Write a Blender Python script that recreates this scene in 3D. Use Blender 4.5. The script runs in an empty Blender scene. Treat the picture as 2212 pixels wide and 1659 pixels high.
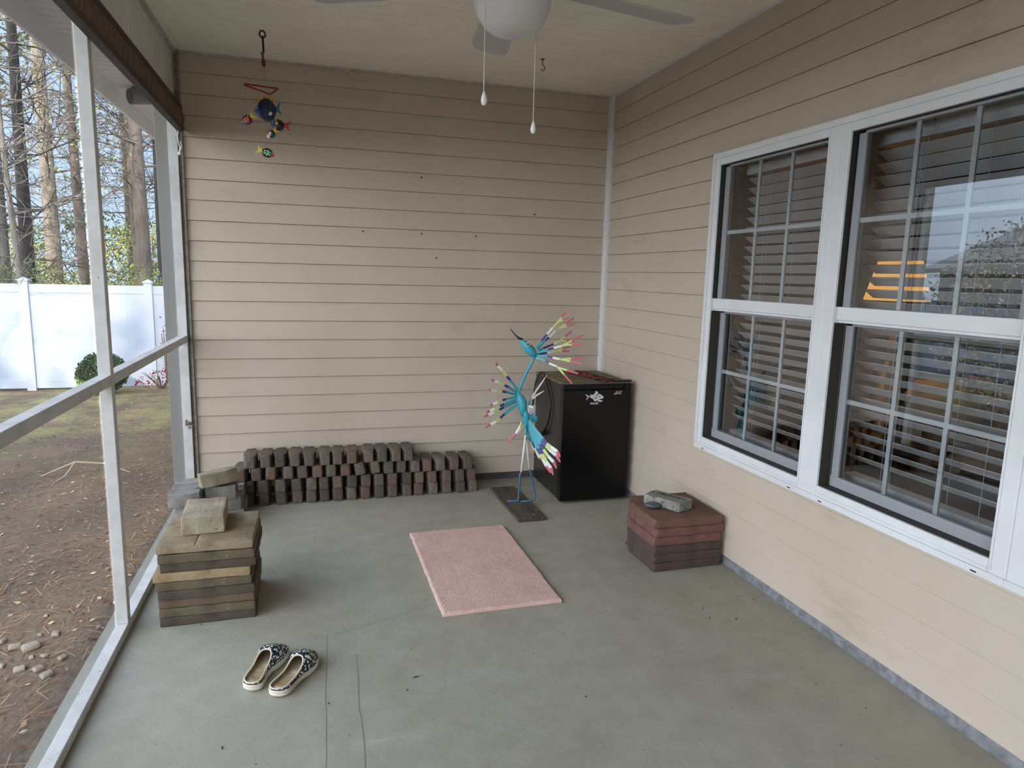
import bpy, math, random
from mathutils import Vector, Matrix, noise
from math import sin, cos, pi, radians, sqrt, atan2

C = bpy.context.scene.collection
sc = bpy.context.scene

# ------------------------------------------------------------------ camera
cd = bpy.data.cameras.new('camera')
cam = bpy.data.objects.new('camera', cd)
C.objects.link(cam)
R_ = Vector((0.9592461, -0.2814916, 0.0246869))
U_ = Vector((0.0211228, 0.1585519, 0.9871247))
F_ = Vector((0.2817814, 0.9463740, -0.1580361))
mw = Matrix(((R_.x, U_.x, -F_.x, -2.1418), (R_.y, U_.y, -F_.y, -4.7983), (R_.z, U_.z, -F_.z, 1.5303), (0, 0, 0, 1)))
cam.matrix_world = mw
cd.sensor_width = 36.0
cd.lens = 23.75
cd.clip_start = 0.05
cd.clip_end = 300
sc.camera = cam

# ------------------------------------------------------------------ world, sun, exposure
vs = sc.view_settings
vs.view_transform = 'Standard'
vs.look = 'None'
vs.gamma = 1.0
vs.use_curve_mapping = False
vs.exposure = 0.22

SKY = 2.0          # brightness of the sky away from the sun
SKY_SUNWARD = 3.4  # extra brightness of the hazy sunward half
world = bpy.data.worlds.new('sky')
sc.world = world
world.use_nodes = True
wt = world.node_tree
wt.nodes.clear()
def wn(t, **k):
    n = wt.nodes.new(t)
    for a, b in k.items():
        setattr(n, a, b)
    return n
w_tc = wn('ShaderNodeTexCoord')
w_sep = wn('ShaderNodeSeparateXYZ')
wt.links.new(w_tc.outputs['Generated'], w_sep.inputs[0])
w_up = wn('ShaderNodeMapRange')
w_up.inputs[1].default_value = 0.0
w_up.inputs[2].default_value = 0.75
wt.links.new(w_sep.outputs['Z'], w_up.inputs[0])
w_col = wn('ShaderNodeMix', data_type='RGBA')
w_col.inputs[6].default_value = (0.60, 0.79, 1.0, 1)
w_col.inputs[7].default_value = (0.34, 0.56, 1.0, 1)
wt.links.new(w_up.outputs[0], w_col.inputs[0])
w_dot = wn('ShaderNodeVectorMath', operation='DOT_PRODUCT')
w_dot.inputs[1].default_value = Vector((-0.9, -0.72, 0.45)).normalized()
wt.links.new(w_tc.outputs['Generated'], w_dot.inputs[0])
w_glow = wn('ShaderNodeMapRange', interpolation_type='SMOOTHSTEP')
w_glow.inputs[1].default_value = -0.1
w_glow.inputs[2].default_value = 0.95
w_glow.inputs[3].default_value = 1.0
w_glow.inputs[4].default_value = 1.0 + SKY_SUNWARD
wt.links.new(w_dot.outputs['Value'], w_glow.inputs[0])
w_white = wn('ShaderNodeMix', data_type='RGBA')   # the sunward haze is whiter
w_wf = wn('ShaderNodeMapRange')
w_wf.inputs[1].default_value = 1.0
w_wf.inputs[2].default_value = 1.0 + SKY_SUNWARD
w_wf.inputs[4].default_value = 0.6
wt.links.new(w_glow.outputs[0], w_wf.inputs[0])
wt.links.new(w_wf.outputs[0], w_white.inputs[0])
wt.links.new(w_col.outputs[2], w_white.inputs[6])
w_white.inputs[7].default_value = (1.0, 0.965, 0.90, 1)
w_mul = wn('ShaderNodeMath', operation='MULTIPLY')
w_mul.inputs[1].default_value = SKY
wt.links.new(w_glow.outputs[0], w_mul.inputs[0])
w_bg = wn('ShaderNodeBackground')
wt.links.new(w_white.outputs[2], w_bg.inputs[0])
wt.links.new(w_mul.outputs[0], w_bg.inputs[1])
w_out = wn('ShaderNodeOutputWorld')
wt.links.new(w_bg.outputs[0], w_out.inputs[0])

sd = bpy.data.lights.new('sun', 'SUN')
sd.energy = 6.5
sd.color = (1.0, 0.92, 0.78)
sd.angle = radians(0.8)
sun = bpy.data.objects.new('sun', sd)
C.objects.link(sun)
SUN_DIR = Vector((-0.10, -1.0, 0.62)).normalized()   # towards the sun
sun.rotation_euler = SUN_DIR.to_track_quat('Z', 'Y').to_euler()

# ------------------------------------------------------------------ helpers
def lin(c):
    return tuple(((v / 255.0) / 12.92 if v / 255.0 <= 0.04045 else ((v / 255.0 + 0.055) / 1.055) ** 2.4) for v in c)

class MB:
    """collects shapes into one mesh"""
    def __init__(s):
        s.v = []; s.f = []; s.m = []; s.cur = 0; s.sm = []; s.smooth = False
    def add(s, vs, fs, M=None):
        b = len(s.v)
        if M is not None:
            vs = [M @ Vector(p) for p in vs]
        s.v += [tuple(p) for p in vs]
        for f in fs:
            s.f.append(tuple(i + b for i in f)); s.m.append(s.cur); s.sm.append(s.smooth)
        return s
    def mat(s, i):
        s.cur = i; return s
    def box(s, x0, x1, y0, y1, z0, z1, M=None):
        v = [(x, y, z) for z in (z0, z1) for y in (y0, y1) for x in (x0, x1)]
        f = [(0, 2, 3, 1), (4, 5, 7, 6), (0, 1, 5, 4), (2, 6, 7, 3), (0, 4, 6, 2), (1, 3, 7, 5)]
        return s.add(v, f, M)
    def prism(s, poly, z0, z1, M=None):
        n = len(poly)
        v = [(x, y, z0) for x, y in poly] + [(x, y, z1) for x, y in poly]
        f = [tuple(range(n - 1, -1, -1)), tuple(range(n, 2 * n))]
        f += [(i, (i + 1) % n, n + (i + 1) % n, n + i) for i in range(n)]
        return s.add(v, f, M)
    def tube(s, pts, rad, n=8, caps=True, flat=None):
        """round tube along pts; rad a number or list; flat=(a,b,up) squashes the section"""
        pts = [Vector(p) for p in pts]
        if not isinstance(rad, (list, tuple)):
            rad = [rad] * len(pts)
        vs = []; fs = []
        ref = None
        for i, p in enumerate(pts):
            t = (pts[min(i + 1, len(pts) - 1)] - pts[max(i - 1, 0)])
            if t.length < 1e-9: t = Vector((0, 0, 1))
            t.normalize()
            if flat is not None:
                a = Vector(flat[2]).cross(t)
                if a.length < 1e-6: a = Vector((1, 0, 0)).cross(t)
                a.normalize(); b = t.cross(a)
                ka, kb = flat[0], flat[1]
            else:
                if ref is None:
                    ref = Vector((0, 0, 1)) if abs(t.z) < 0.9 else Vector((1, 0, 0))
                a = ref.cross(t)
                if a.length < 1e-6: a = Vector((0, 1, 0)).cross(t)
                a.normalize(); b = t.cross(a); ref = b.copy()
                ka = kb = 1.0
            for k in range(n):
                th = 2 * pi * k / n
                vs.append(p + a * (cos(th) * rad[i] * ka) + b * (sin(th) * rad[i] * kb))
        for i in range(len(pts) - 1):
            for k in range(n):
                fs.append((i * n + k, i * n + (k + 1) % n, (i + 1) * n + (k + 1) % n, (i + 1) * n + k))
        if caps:
            fs.append(tuple(range(n - 1, -1, -1)))
            fs.append(tuple((len(pts) - 1) * n + k for k in range(n)))
        return s.add(vs, fs)
    def lathe(s, prof, n=24, M=None):
        """prof: (r,z) list bottom to top"""
        vs = []; fs = []
        for r, z in prof:
            for k in range(n):
                vs.append((r * cos(2 * pi * k / n), r * sin(2 * pi * k / n), z))
        for i in range(len(prof) - 1):
            for k in range(n):
                fs.append((i * n + k, i * n + (k + 1) % n, (i + 1) * n + (k + 1) % n, (i + 1) * n + k))
        fs.append(tuple(range(n - 1, -1, -1)))
        fs.append(tuple((len(prof) - 1) * n + k for k in range(n)))
        return s.add(vs, fs, M)
    def ell(s, c, r, n=12, m=8, M=None):
        vs = [(c[0], c[1], c[2] - r[2])]
        for i in range(1, m):
            ph = -pi / 2 + pi * i / m
            for k in range(n):
                vs.append((c[0] + r[0] * cos(ph) * cos(2 * pi * k / n), c[1] + r[1] * cos(ph) * sin(2 * pi * k / n), c[2] + r[2] * sin(ph)))
        vs.append((c[0], c[1], c[2] + r[2]))
        fs = [(0, 1 + (k + 1) % n, 1 + k) for k in range(n)]
        for i in range(m - 2):
            for k in range(n):
                a = 1 + i * n
                fs.append((a + k, a + (k + 1) % n, a + n + (k + 1) % n, a + n + k))
        a = 1 + (m - 2) * n
        fs += [(a + k, a + (k + 1) % n, len(vs) - 1) for k in range(n)]
        return s.add(vs, fs, M)
    def rbox(s, hx, hy, hz, r=0.006, n=6, amp=0.0, scale=20.0, seed=0, shape=None, M=None):
        """rounded, optionally rough box centred on the origin"""
        def axis(h):
            k = max(2, n)
            mid = [-h + r + (2 * h - 2 * r) * i / k for i in range(k + 1)]
            return [-h, -h + r * 0.35] + mid + [h - r * 0.35, h]
        ax = [axis(hx), axis(hy), axis(hz)]
        H = (hx, hy, hz)
        idx = {}; vs = []; fs = []
        def vert(i, j, k):
            key = (i, j, k)
            if key not in idx:
                p = Vector((ax[0][i], ax[1][j], ax[2][k]))
                q = Vector([max(-H[a] + r, min(H[a] - r, p[a])) for a in range(3)])
                d = p - q
                if d.length > 1e-9:
                    d.normalize(); p = q + d * r
                if amp:
                    o = Vector((seed * 7.3, seed * 3.1, seed * 1.7))
                    w = noise.noise_vector(p * scale + o) * amp + noise.noise_vector(p * scale * 3.1 + o) * (amp * 0.5)
                    p = p + w
                if shape: p = shape(p)
                idx[key] = len(vs); vs.append(p)
            return idx[key]
        L = [len(a) for a in ax]
        for a in range(3):
            b, c = (a + 1) % 3, (a + 2) % 3
            for side in (0, L[a] - 1):
                for i in range(L[b] - 1):
                    for j in range(L[c] - 1):
                        q = []
                        for di, dj in ((0, 0), (1, 0), (1, 1), (0, 1)):
                            t = [0, 0, 0]; t[a] = side; t[b] = i + di; t[c] = j + dj
                            q.append(vert(*t))
                        if side == 0: q.reverse()
                        fs.append(tuple(q))
        return s.add(vs, fs, M)
    def mesh(s, name, mats, smooth=False):
        me = bpy.data.meshes.new(name)
        me.from_pydata(s.v, [], s.f)
        if not isinstance(mats, (list, tuple)): mats = [mats]
        for m in mats: me.materials.append(m)
        for p, mi, sm in zip(me.polygons, s.m, s.sm):
            p.material_index = mi
            p.use_smooth = smooth or sm
        me.update()
        return me
    def build(s, name, mats, parent=None, smooth=False, bevel=0, loc=None, rot=None, kind=None, label=None):
        o = bpy.data.objects.new(name, s.mesh(name, mats, smooth))
        C.objects.link(o)
        if parent is not None: o.parent = parent
        if loc is not None: o.location = loc
        if rot is not None: o.rotation_euler = rot
        if bevel:
            b = o.modifiers.new('bevel', 'BEVEL')
            b.width = bevel; b.segments = 2; b.limit_method = 'ANGLE'; b.angle_limit = radians(40)
        if kind: o['kind'] = kind
        if label: o['label'] = label
        return o

def empty(name, loc=(0, 0, 0), rz=0.0):
    o = bpy.data.objects.new(name, None)
    o.empty_display_size = 0.1
    C.objects.link(o); o.location = loc; o.rotation_euler = (0, 0, rz)
    return o
def tag(o, label, cat, group=None, kind=None):
    o['label'] = label; o['category'] = cat
    if group: o['group'] = group
    if kind: o['kind'] = kind
    return o
def text(name, body, size, mat, parent, M, extrude=0.0005, shear=0.0, bold=0.0):
    cu = bpy.data.curves.new(name, 'FONT')
    cu.body = body; cu.size = size; cu.extrude = extrude; cu.shear = shear; cu.offset = bold
    cu.align_x = 'CENTER'; cu.align_y = 'CENTER'
    cu.materials.append(mat)
    tmp = bpy.data.objects.new(name, cu)
    C.objects.link(tmp)
    bpy.context.view_layer.update()
    me = bpy.data.meshes.new_from_object(tmp.evaluated_get(bpy.context.evaluated_depsgraph_get()))
    bpy.data.objects.remove(tmp); bpy.data.curves.remove(cu)
    o = bpy.data.objects.new(name, me)
    C.objects.link(o); o.parent = parent; o.matrix_local = M
    return o
def copy_tree(o, parent=None):
    c = o.copy(); C.objects.link(c)
    if parent is not None: c.parent = parent
    for ch in list(o.children): copy_tree(ch, c)
    return c

# ------------------------------------------------------------------ materials
def newmat(name):
    m = bpy.data.materials.new(name); m.use_nodes = True
    nt = m.node_tree
    return m, nt, nt.nodes['Principled BSDF']
def mixrgb(nt, fac, a, b, mode='MIX'):
    n = nt.nodes.new('ShaderNodeMix'); n.data_type = 'RGBA'; n.blend_type = mode
    for sock, val in ((n.inputs[0], fac), (n.inputs[6], a), (n.inputs[7], b)):
        if hasattr(val, 'is_output') or isinstance(val, bpy.types.NodeSocket): nt.links.new(val, sock)
        elif isinstance(val, (int, float)): sock.default_value = val
        else: sock.default_value = tuple(val) + (1,) if len(val) == 3 else val
    return n.outputs[2]
def noise_fac(nt, scale, detail=4, lo=0.35, hi=0.65, coord='Object', stretch=None, rough=0.6, dist=0.0):
    tc = nt.nodes.new('ShaderNodeTexCoord')
    out = tc.outputs[coord]
    if stretch:
        mp = nt.nodes.new('ShaderNodeMapping'); mp.inputs['Scale'].default_value = stretch
        nt.links.new(out, mp.inputs[0]); out = mp.outputs[0]
    n = nt.nodes.new('ShaderNodeTexNoise')
    n.inputs['Scale'].default_value = scale; n.inputs['Detail'].default_value = detail
    n.inputs['Roughness'].default_value = rough; n.inputs['Distortion'].default_value = dist
    nt.links.new(out, n.inputs['Vector'])
    r = nt.nodes.new('ShaderNodeMapRange')
    r.inputs[1].default_value = lo; r.inputs[2].default_value = hi
    nt.links.new(n.outputs[0], r.inputs[0])
    return r.outputs[0]
def add_bump(nt, bsdf, height, strength=0.3, dist=0.005):
    b = nt.nodes.new('ShaderNodeBump')
    b.inputs['Strength'].default_value = strength; b.inputs['Distance'].default_value = dist
    nt.links.new(height, b.inputs['Height']); nt.links.new(b.outputs[0], bsdf.inputs['Normal'])
def M(name, col, rough=0.6, var=None, vscale=8.0, bump=0.0, bscale=60.0, bdist=0.003, metallic=0.0, spec=0.5, rnd=0.0, stretch=None, speck=None):
    m, nt, b = newmat(name)
    c = lin(col)
    b.inputs['Roughness'].default_value = rough; b.inputs['Metallic'].default_value = metallic
    b.inputs['Specular IOR Level'].default_value = spec
    out = None
    if var is not None:
        out = mixrgb(nt, noise_fac(nt, vscale, stretch=stretch), c, lin(var))
    if speck is not None:
        scol, sscale, lo, hi = speck
        out = mixrgb(nt, noise_fac(nt, sscale, 2, lo, hi), out if out is not None else c, lin(scol))
    if rnd:
        oi = nt.nodes.new('ShaderNodeObjectInfo')
        mr = nt.nodes.new('ShaderNodeMapRange'); mr.inputs[3].default_value = 1 - rnd; mr.inputs[4].default_value = 1 + rnd
        nt.links.new(oi.outputs['Random'], mr.inputs[0])
        hs = nt.nodes.new('ShaderNodeHueSaturation')
        nt.links.new(mr.outputs[0], hs.inputs['Value'])
        if out is not None: nt.links.new(out, hs.inputs['Color'])
        else: hs.inputs['Color'].default_value = c + (1,)
        out = hs.outputs[0]
    if out is not None: nt.links.new(out, b.inputs['Base Color'])
    else: b.inputs['Base Color'].default_value = c + (1,)
    if bump: add_bump(nt, b, noise_fac(nt, bscale, 5, 0.2, 0.8, stretch=stretch), bump, bdist)
    return m

WHITE = M('white_vinyl', (222, 224, 226), 0.45, var=(212, 213, 214), vscale=3)
WHITEWOOD = M('white_painted_wood', (205, 205, 203), 0.6, var=(188, 187, 182), vscale=9, bump=0.25, bscale=40, speck=((90, 84, 74), 55, 0.70, 0.76))
TRIMGREY = M('grey_white_trim', (190, 187, 180), 0.6, var=(165, 160, 150), vscale=20)
DARK = M('dark_gap', (22, 20, 18), 0.8)
BLACK = M('black_plastic', (18, 18, 19), 0.45)

GROOVE = M('siding_gap_shade', (112, 98, 82), 0.9)  # backing behind the lap gaps; its darker tan stands in for shade
def siding_mat():
    m, nt, b = newmat('tan_vinyl_siding')
    base = mixrgb(nt, noise_fac(nt, 1.3, 3, 0.3, 0.7), lin((196, 183, 168)), lin((188, 174, 158)))
    grain = noise_fac(nt, 30, 4, 0.3, 0.7, stretch=(0.25, 0.25, 6))
    base = mixrgb(nt, 0.05, base, mixrgb(nt, grain, lin((150, 132, 108)), lin((225, 206, 180))))
    dirt = noise_fac(nt, 1.8, 6, 0.58, 0.82, stretch=(0.7, 0.7, 2.0), rough=0.7)
    base = mixrgb(nt, dirt, base, mixrgb(nt, 0.45, base, lin((122, 100, 78))))
    nt.links.new(base, b.inputs['Base Color'])
    b.inputs['Roughness'].default_value = 0.62
    b.inputs['Specular IOR Level'].default_value = 0.25
    add_bump(nt, b, grain, 0.08, 0.001)
    return m
SIDING = siding_mat()

def concrete_mat():
    m, nt, b = newmat('concrete_slab')
    n1 = noise_fac(nt, 1.1, 5, 0.35, 0.65)
    n2 = noise_fac(nt, 9, 6, 0.3, 0.7)
    c = mixrgb(nt, n1, lin((146, 143, 128)), lin((157, 155, 142)))
    c = mixrgb(nt, 0.22, c, mixrgb(nt, n2, lin((122, 120, 106)), lin((176, 173, 160))))
    stain = noise_fac(nt, 2.2, 6, 0.58, 0.75, rough=0.7)
    c = mixrgb(nt, stain, c, mixrgb(nt, 0.3, c, lin((126, 122, 104))))
    pale = noise_fac(nt, 1.7, 6, 0.60, 0.75, stretch=(1, 3.5, 1), rough=0.7)
    c = mixrgb(nt, pale, c, mixrgb(nt, 0.22, c, lin((200, 204, 205))))
    speck = noise_fac(nt, 70, 2, 0.69, 0.73)
    c = mixrgb(nt, speck, c, mixrgb(nt, 0.45, c, lin((70, 66, 56))))
    nt.links.new(c, b.inputs['Base Color'])
    b.inputs['Roughness'].default_value = 0.72
    b.inputs['Specular IOR Level'].default_value = 0.35
    add_bump(nt, b, noise_fac(nt, 45, 6, 0.2, 0.8), 0.25, 0.003)
    return m
CONCRETE = concrete_mat()
FOUND = M('painted_foundation', (140, 141, 145), 0.8, var=(106, 107, 112), vscale=26, bump=0.5, bscale=35, bdist=0.006)
CRACK = M('hairline_crack', (118, 116, 102), 0.9)

def glass_mat():
    m = bpy.data.materials.new('window_glass'); m.use_nodes = True
    nt = m.node_tree; nt.nodes.clear()
    out = nt.nodes.new('ShaderNodeOutputMaterial')
    mix = nt.nodes.new('ShaderNodeMixShader')
    fr = nt.nodes.new('ShaderNodeFresnel'); fr.inputs[0].default_value = 2.25
    tr = nt.nodes.new('ShaderNodeBsdfTransparent'); tr.inputs[0].default_value = (0.9, 0.93, 0.93, 1)
    gl = nt.nodes.new('ShaderNodeBsdfGlossy'); gl.inputs['Roughness'].default_value = 0.0
    gl.inputs[0].default_value = (1, 1, 1, 1)
    nt.links.new(fr.outputs[0], mix.inputs[0]); nt.links.new(tr.outputs[0], mix.inputs[1]); nt.links.new(gl.outputs[0], mix.inputs[2])
    nt.links.new(mix.outputs[0], out.inputs[0])
    return m
GLASS = glass_mat()
def screen_mat():
    m = bpy.data.materials.new('insect_mesh'); m.use_nodes = True
    nt = m.node_tree; nt.nodes.clear()
    out = nt.nodes.new('ShaderNodeOutputMaterial')
    mix = nt.nodes.new('ShaderNodeMixShader'); lw = nt.nodes.new('ShaderNodeLayerWeight'); lw.inputs[0].default_value = 0.5
    op = nt.nodes.new('ShaderNodeMapRange'); op.inputs[1].default_value = 0.3; op.inputs[2].default_value = 0.9; op.inputs[3].default_value = 0.42; op.inputs[4].default_value = 0.58
    nt.links.new(lw.outputs['Facing'], op.inputs[0]); nt.links.new(op.outputs[0], mix.inputs[0])
    tr = nt.nodes.new('ShaderNodeBsdfTransparent')
    di = nt.nodes.new('ShaderNodeBsdfDiffuse'); di.inputs[0].default_value = lin((96, 96, 100)) + (1,)
    nt.links.new(tr.outputs[0], mix.inputs[1]); nt.links.new(di.outputs[0], mix.inputs[2])
    nt.links.new(mix.outputs[0], out.inputs[0])
    return m
MESH = screen_mat()

# ------------------------------------------------------------------ the porch shell
CEIL = 2.836
CO = 0.127              # siding course
Z1 = 2.7184             # bottom edge of the topmost full course
XW = -2.96              # outer face of the screen frame
XI = -2.914             # inner face of the screen frame
YB = -8.0               # far end of the porch behind the camera
MULL = (-2.38, -3.30, -4.22)
WY0, WY1, WZ0, WZ1 = -1.455, -4.285, 0.589, 2.200

def floor_slab():
    b = MB()
    b.box(-3.02, 0.12, YB, 0.12, -0.14, 0.0)
    o = b.build('floor', CONCRETE, kind='structure')
    c = MB()
    def crack(pts, w=0.0012):
        for a, d in zip(pts[:-1], pts[1:]):
            a = Vector(a); d = Vector(d); t = (d - a).normalized(); n = Vector((-t.y, t.x, 0)) * w
            c.add([a - n, d - n, d + n, a + n], [(0, 1, 2, 3)])
    random.seed(3)
    def wob(x0, y0, x1, y1, n=14, j=0.006):
        return [(x0 + (x1 - x0) * i / n + random.uniform(-j, j) * 0.35 + 0.4 * j * sin(i * 0.9), y0 + (y1 - y0) * i / n, 0.0006) for i in range(n + 1)]
    crack(wob(-2.11, -2.02, -2.145, -3.4, 18, 0.004))
    crack(wob(-2.0, -2.2, -2.02, -3.3, 18, 0.006), 0.0016)
    crack(wob(-2.08, -2.03, -1.62, -1.86, 8, 0.003), 0.0011)
    c.build('hairline_crack', CRACK, o)
    return o
floor_slab()

def lap(b, axis, a0, a1, z0, z1, thick=0.0115):
    """one siding course, leaning out at its foot; axis 'x': back wall (faces -Y), 'y': right wall (faces -X)"""
    h = z1 - z0
    prof = [(0.004, z0), (-thick + 0.002, z0), (-thick, z0 + 0.002), (-thick, z0 + 0.005), (-0.003, z0 + h - 0.0022), (0.004, z0 + h - 0.0022)]
    n = len(prof)
    vs = []
    for a in (a0, a1):
        for d, z in prof:
            vs.append((a, d, z) if axis == 'x' else (d, a, z))
    fs = [(i, (i + 1) % n, n + (i + 1) % n, n + i) for i in range(n)] + [tuple(range(n)), tuple(range(2 * n - 1, n - 1, -1))]
    b.add(vs, fs)

def wall_back():
    b = MB()
    for i in range(0, 23):
        z0 = Z1 - (i - 1) * CO
        if i == 22: pass
        zt = min(z0 + CO, CEIL)
        if z0 < CEIL: lap(b, 'x', -3.04, 0.0, z0, zt)
    b.mat(1).box(-3.04, 0.12, 0.012, 0.12, 0.0, CEIL + 0.1)
    o = b.build('wall_back', [SIDING, GROOVE], kind='structure')
    h = MB()   # old screw holes
    for x, z in ((-1.80, 1.804), (-1.399, 1.804), (-1.012, 1.802), (-1.295, 1.642), (-1.402, 2.181), (-0.579, 1.973)):
        h.lathe([(0.0055, 0), (0.0055, 0.004)], 10, Matrix.Translation((x, -0.0125, z)) @ Matrix.Rotation(radians(90), 4, 'X'))
    h.build('screw_hole', DARK, o)
    return o
wall_back()

def wall_right():
    b = MB()
    for i in range(0, 23):
        z0 = Z1 - (i - 1) * CO
        zt = min(z0 + CO, CEIL)
        if z0 >= CEIL: continue
        # split round the window opening
        if zt <= WZ0 or z0 >= WZ1:
            lap(b, 'y', YB, 0.0, z0, zt)
        else:
            lap(b, 'y', WY0, 0.0, z0, zt); lap(b, 'y', YB, WY1, z0, zt)
            if z0 < WZ0: lap(b, 'y', WY1, WY0, z0, WZ0)
            if zt > WZ1: lap(b, 'y', WY1, WY0, WZ1, zt)
    b.mat(1)
    b.box(0.012, 0.12, WY0, 0.004, 0.0, CEIL); b.box(0.012, 0.12, YB, WY1, 0.0, CEIL)
    b.box(0.012, 0.12, WY1, WY0, 0.0, WZ0); b.box(0.012, 0.12, WY1, WY0, WZ1, CEIL)
    return b.build('wall_right', [SIDING, GROOVE], kind='structure')
wall_right()

b = MB(); b.box(-0.006, 0.004, YB, 0.0, 0.0, Z1 - 21 * CO)
b.build('baseboard_right', FOUND, kind='structure')
b = MB(); b.box(-2.89, 0.0, -0.006, 0.004, 0.0, Z1 - 21 * CO)
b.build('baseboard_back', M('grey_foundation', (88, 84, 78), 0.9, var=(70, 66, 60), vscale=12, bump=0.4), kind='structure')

def wall_rear():  # unseen end wall, closed in to keep direct sun off the floor
    b = MB()
    for i in range(0, 23):
        z0 = Z1 - (i - 1) * CO; zt = min(z0 + CO, CEIL)
        if z0 < CEIL:
            vs = len(b.v)
            lap(b, 'x', -2.9, 0.0, z0, zt)
            for k in range(vs, len(b.v)):
                x, y, z = b.v[k]; b.v[k] = (x, YB - y, z)
    b.box(-2.96, 0.12, YB - 0.12, YB - 0.004, 0.0, CEIL)
    return b.build('wall_rear', SIDING, kind='structure')
wall_rear()

def ceiling():
    b = MB()
    # narrow beaded planks running across the porch
    y = 0.0; w = 0.0945
    while y > YB:
        for (a, d) in ((0.0, 0.003), (0.003, 0.006), (w * 0.5 - 0.004, 0.0055)):
            pass
        y1 = max(y - w, YB)
        prof = [(y, CEIL + 0.006), (y - 0.004, CEIL + 0.006), (y - 0.007, CEIL), (y1 + 0.003, CEIL), (y1, CEIL + 0.006)]
        n = len(prof)
        vs = [(-2.93, p[0], p[1]) for p in prof] + [(0.0, p[0], p[1]) for p in prof]
        b.add(vs, [(i, i + 1, n + i + 1, n + i) for i in range(n - 1)])
        y = y1
    b.box(-2.95, 0.12, YB - 0.1, 0.12, CEIL + 0.012, CEIL + 0.16)
    return b.build('ceiling', M('ceiling_vinyl', (240, 235, 222), 0.55, var=(232, 226, 212), vscale=2.5, bump=0.1, bscale=90), kind='structure')
ceiling()

# trims where the walls meet
b = MB(); b.box(-0.030, 0, -0.065, 0, 0.045, CEIL)
b.build('trim_1', WHITE, bevel=0.004, kind='structure')
b = MB(); b.box(-0.022, 0.0, YB, -0.06, CEIL - 0.012, CEIL); b.build('trim_2', WHITE, kind='structure')
b = MB(); b.box(-2.92, 0.0, -0.022, 0.0, CEIL - 0.013, CEIL); b.build('trim_3', TRIMGREY, kind='structure')
b = MB(); b.box(-2.925, -2.905, YB, 0.0, CEIL - 0.02, CEIL); b.build('trim_4', TRIMGREY, kind='structure')
b = MB(); b.box(-2.912, -2.889, -0.020, 0.0, 0.0, CEIL); b.box(-2.900, -2.889, -0.028, -0.02, 0.0, CEIL)
b.build('trim_5', M('worn_channel', (150, 146, 138), 0.7, var=(120, 114, 104), vscale=30), kind='structure')
b = MB(); b.box(-3.045, -2.971, -0.022, 0.06, -0.3, CEIL)
b.build('trim_6', M('corner_post_shaded', (140, 138, 132), 0.5), bevel=0.003, kind='structure')  # white post toned grey, its shade put into the colour

def header():
    b = MB()
    z0 = 2.44
    y = 0.0
    while y > YB:       # vinyl panel with fine upright grooves
        y1 = max(y - 0.075, YB)
        prof = [(y, -2.931), (y - 0.003, -2.926), (y1 + 0.003, -2.926), (y1, -2.931)]
        vs = [(p[1], p[0], z0) for p in prof] + [(p[1], p[0], CEIL) for p in prof]
        b.add(vs, [(i, i + 1, 5 + i, 4 + i) for i in range(3)])
        y = y1
    b.box(-2.966, -2.932, YB, 0.0, z0, CEIL + 0.05)
    return b.build('wall_left_header', M('header_vinyl', (218, 216, 210), 0.55, var=(206, 203, 196), vscale=4, bump=0.1, bscale=80), kind='structure')
header()

# ------------------------------------------------------------------ screen wall
POSTY = [(-1.800, -1.757), (-3.72, -3.677), (-5.64, -5.597), (-7.5, -7.457)]
def screen_wall():
    root = empty('screen_wall', (XI, -4.0, 0.0)); root['kind'] = 'structure'
    def part(nm, b, mat, bevel=0.0025, label=None):
        o = b.build(nm, mat, root, bevel=bevel, label=label)
        o.matrix_parent_inverse = Matrix.Translation((-XI, 4.0, 0.0)); return o
    part('sill_plate', MB().box(XW, XI, YB, -0.002, 0.0005, 0.04), WHITEWOOD)
    for y0, y1 in POSTY:
        part('post', MB().box(XW, XI, y0, y1, 0.0405, 2.44), WHITEWOOD)
    part('end_stud', MB().box(XW - 0.01, XI, -0.046, -0.001, 0.0405, 2.44), WHITEWOOD)
    ys = [-0.0465] + [v for p in POSTY for v in (p[1] + 0.0005, p[0] - 0.0005)] + [YB]
    for k in range(0, len(ys) - 1, 2):
        if ys[k] - ys[k + 1] > 0.05:
            part('chair_rail', MB().box(XW, XI, ys[k + 1], ys[k], 1.058, 1.101), WHITEWOOD)
    for k in range(0, 6, 2):
        part('mesh_panel', MB().add([(XW - 0.004, ys[k], 0.01), (XW - 0.004, ys[k + 1], 0.01), (XW - 0.004, ys[k + 1], 2.45), (XW - 0.004, ys[k], 2.45)], [(0, 1, 2, 3)]), MESH, bevel=0, label='grey insect screen mesh')
    return root
screen_wall()

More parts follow.
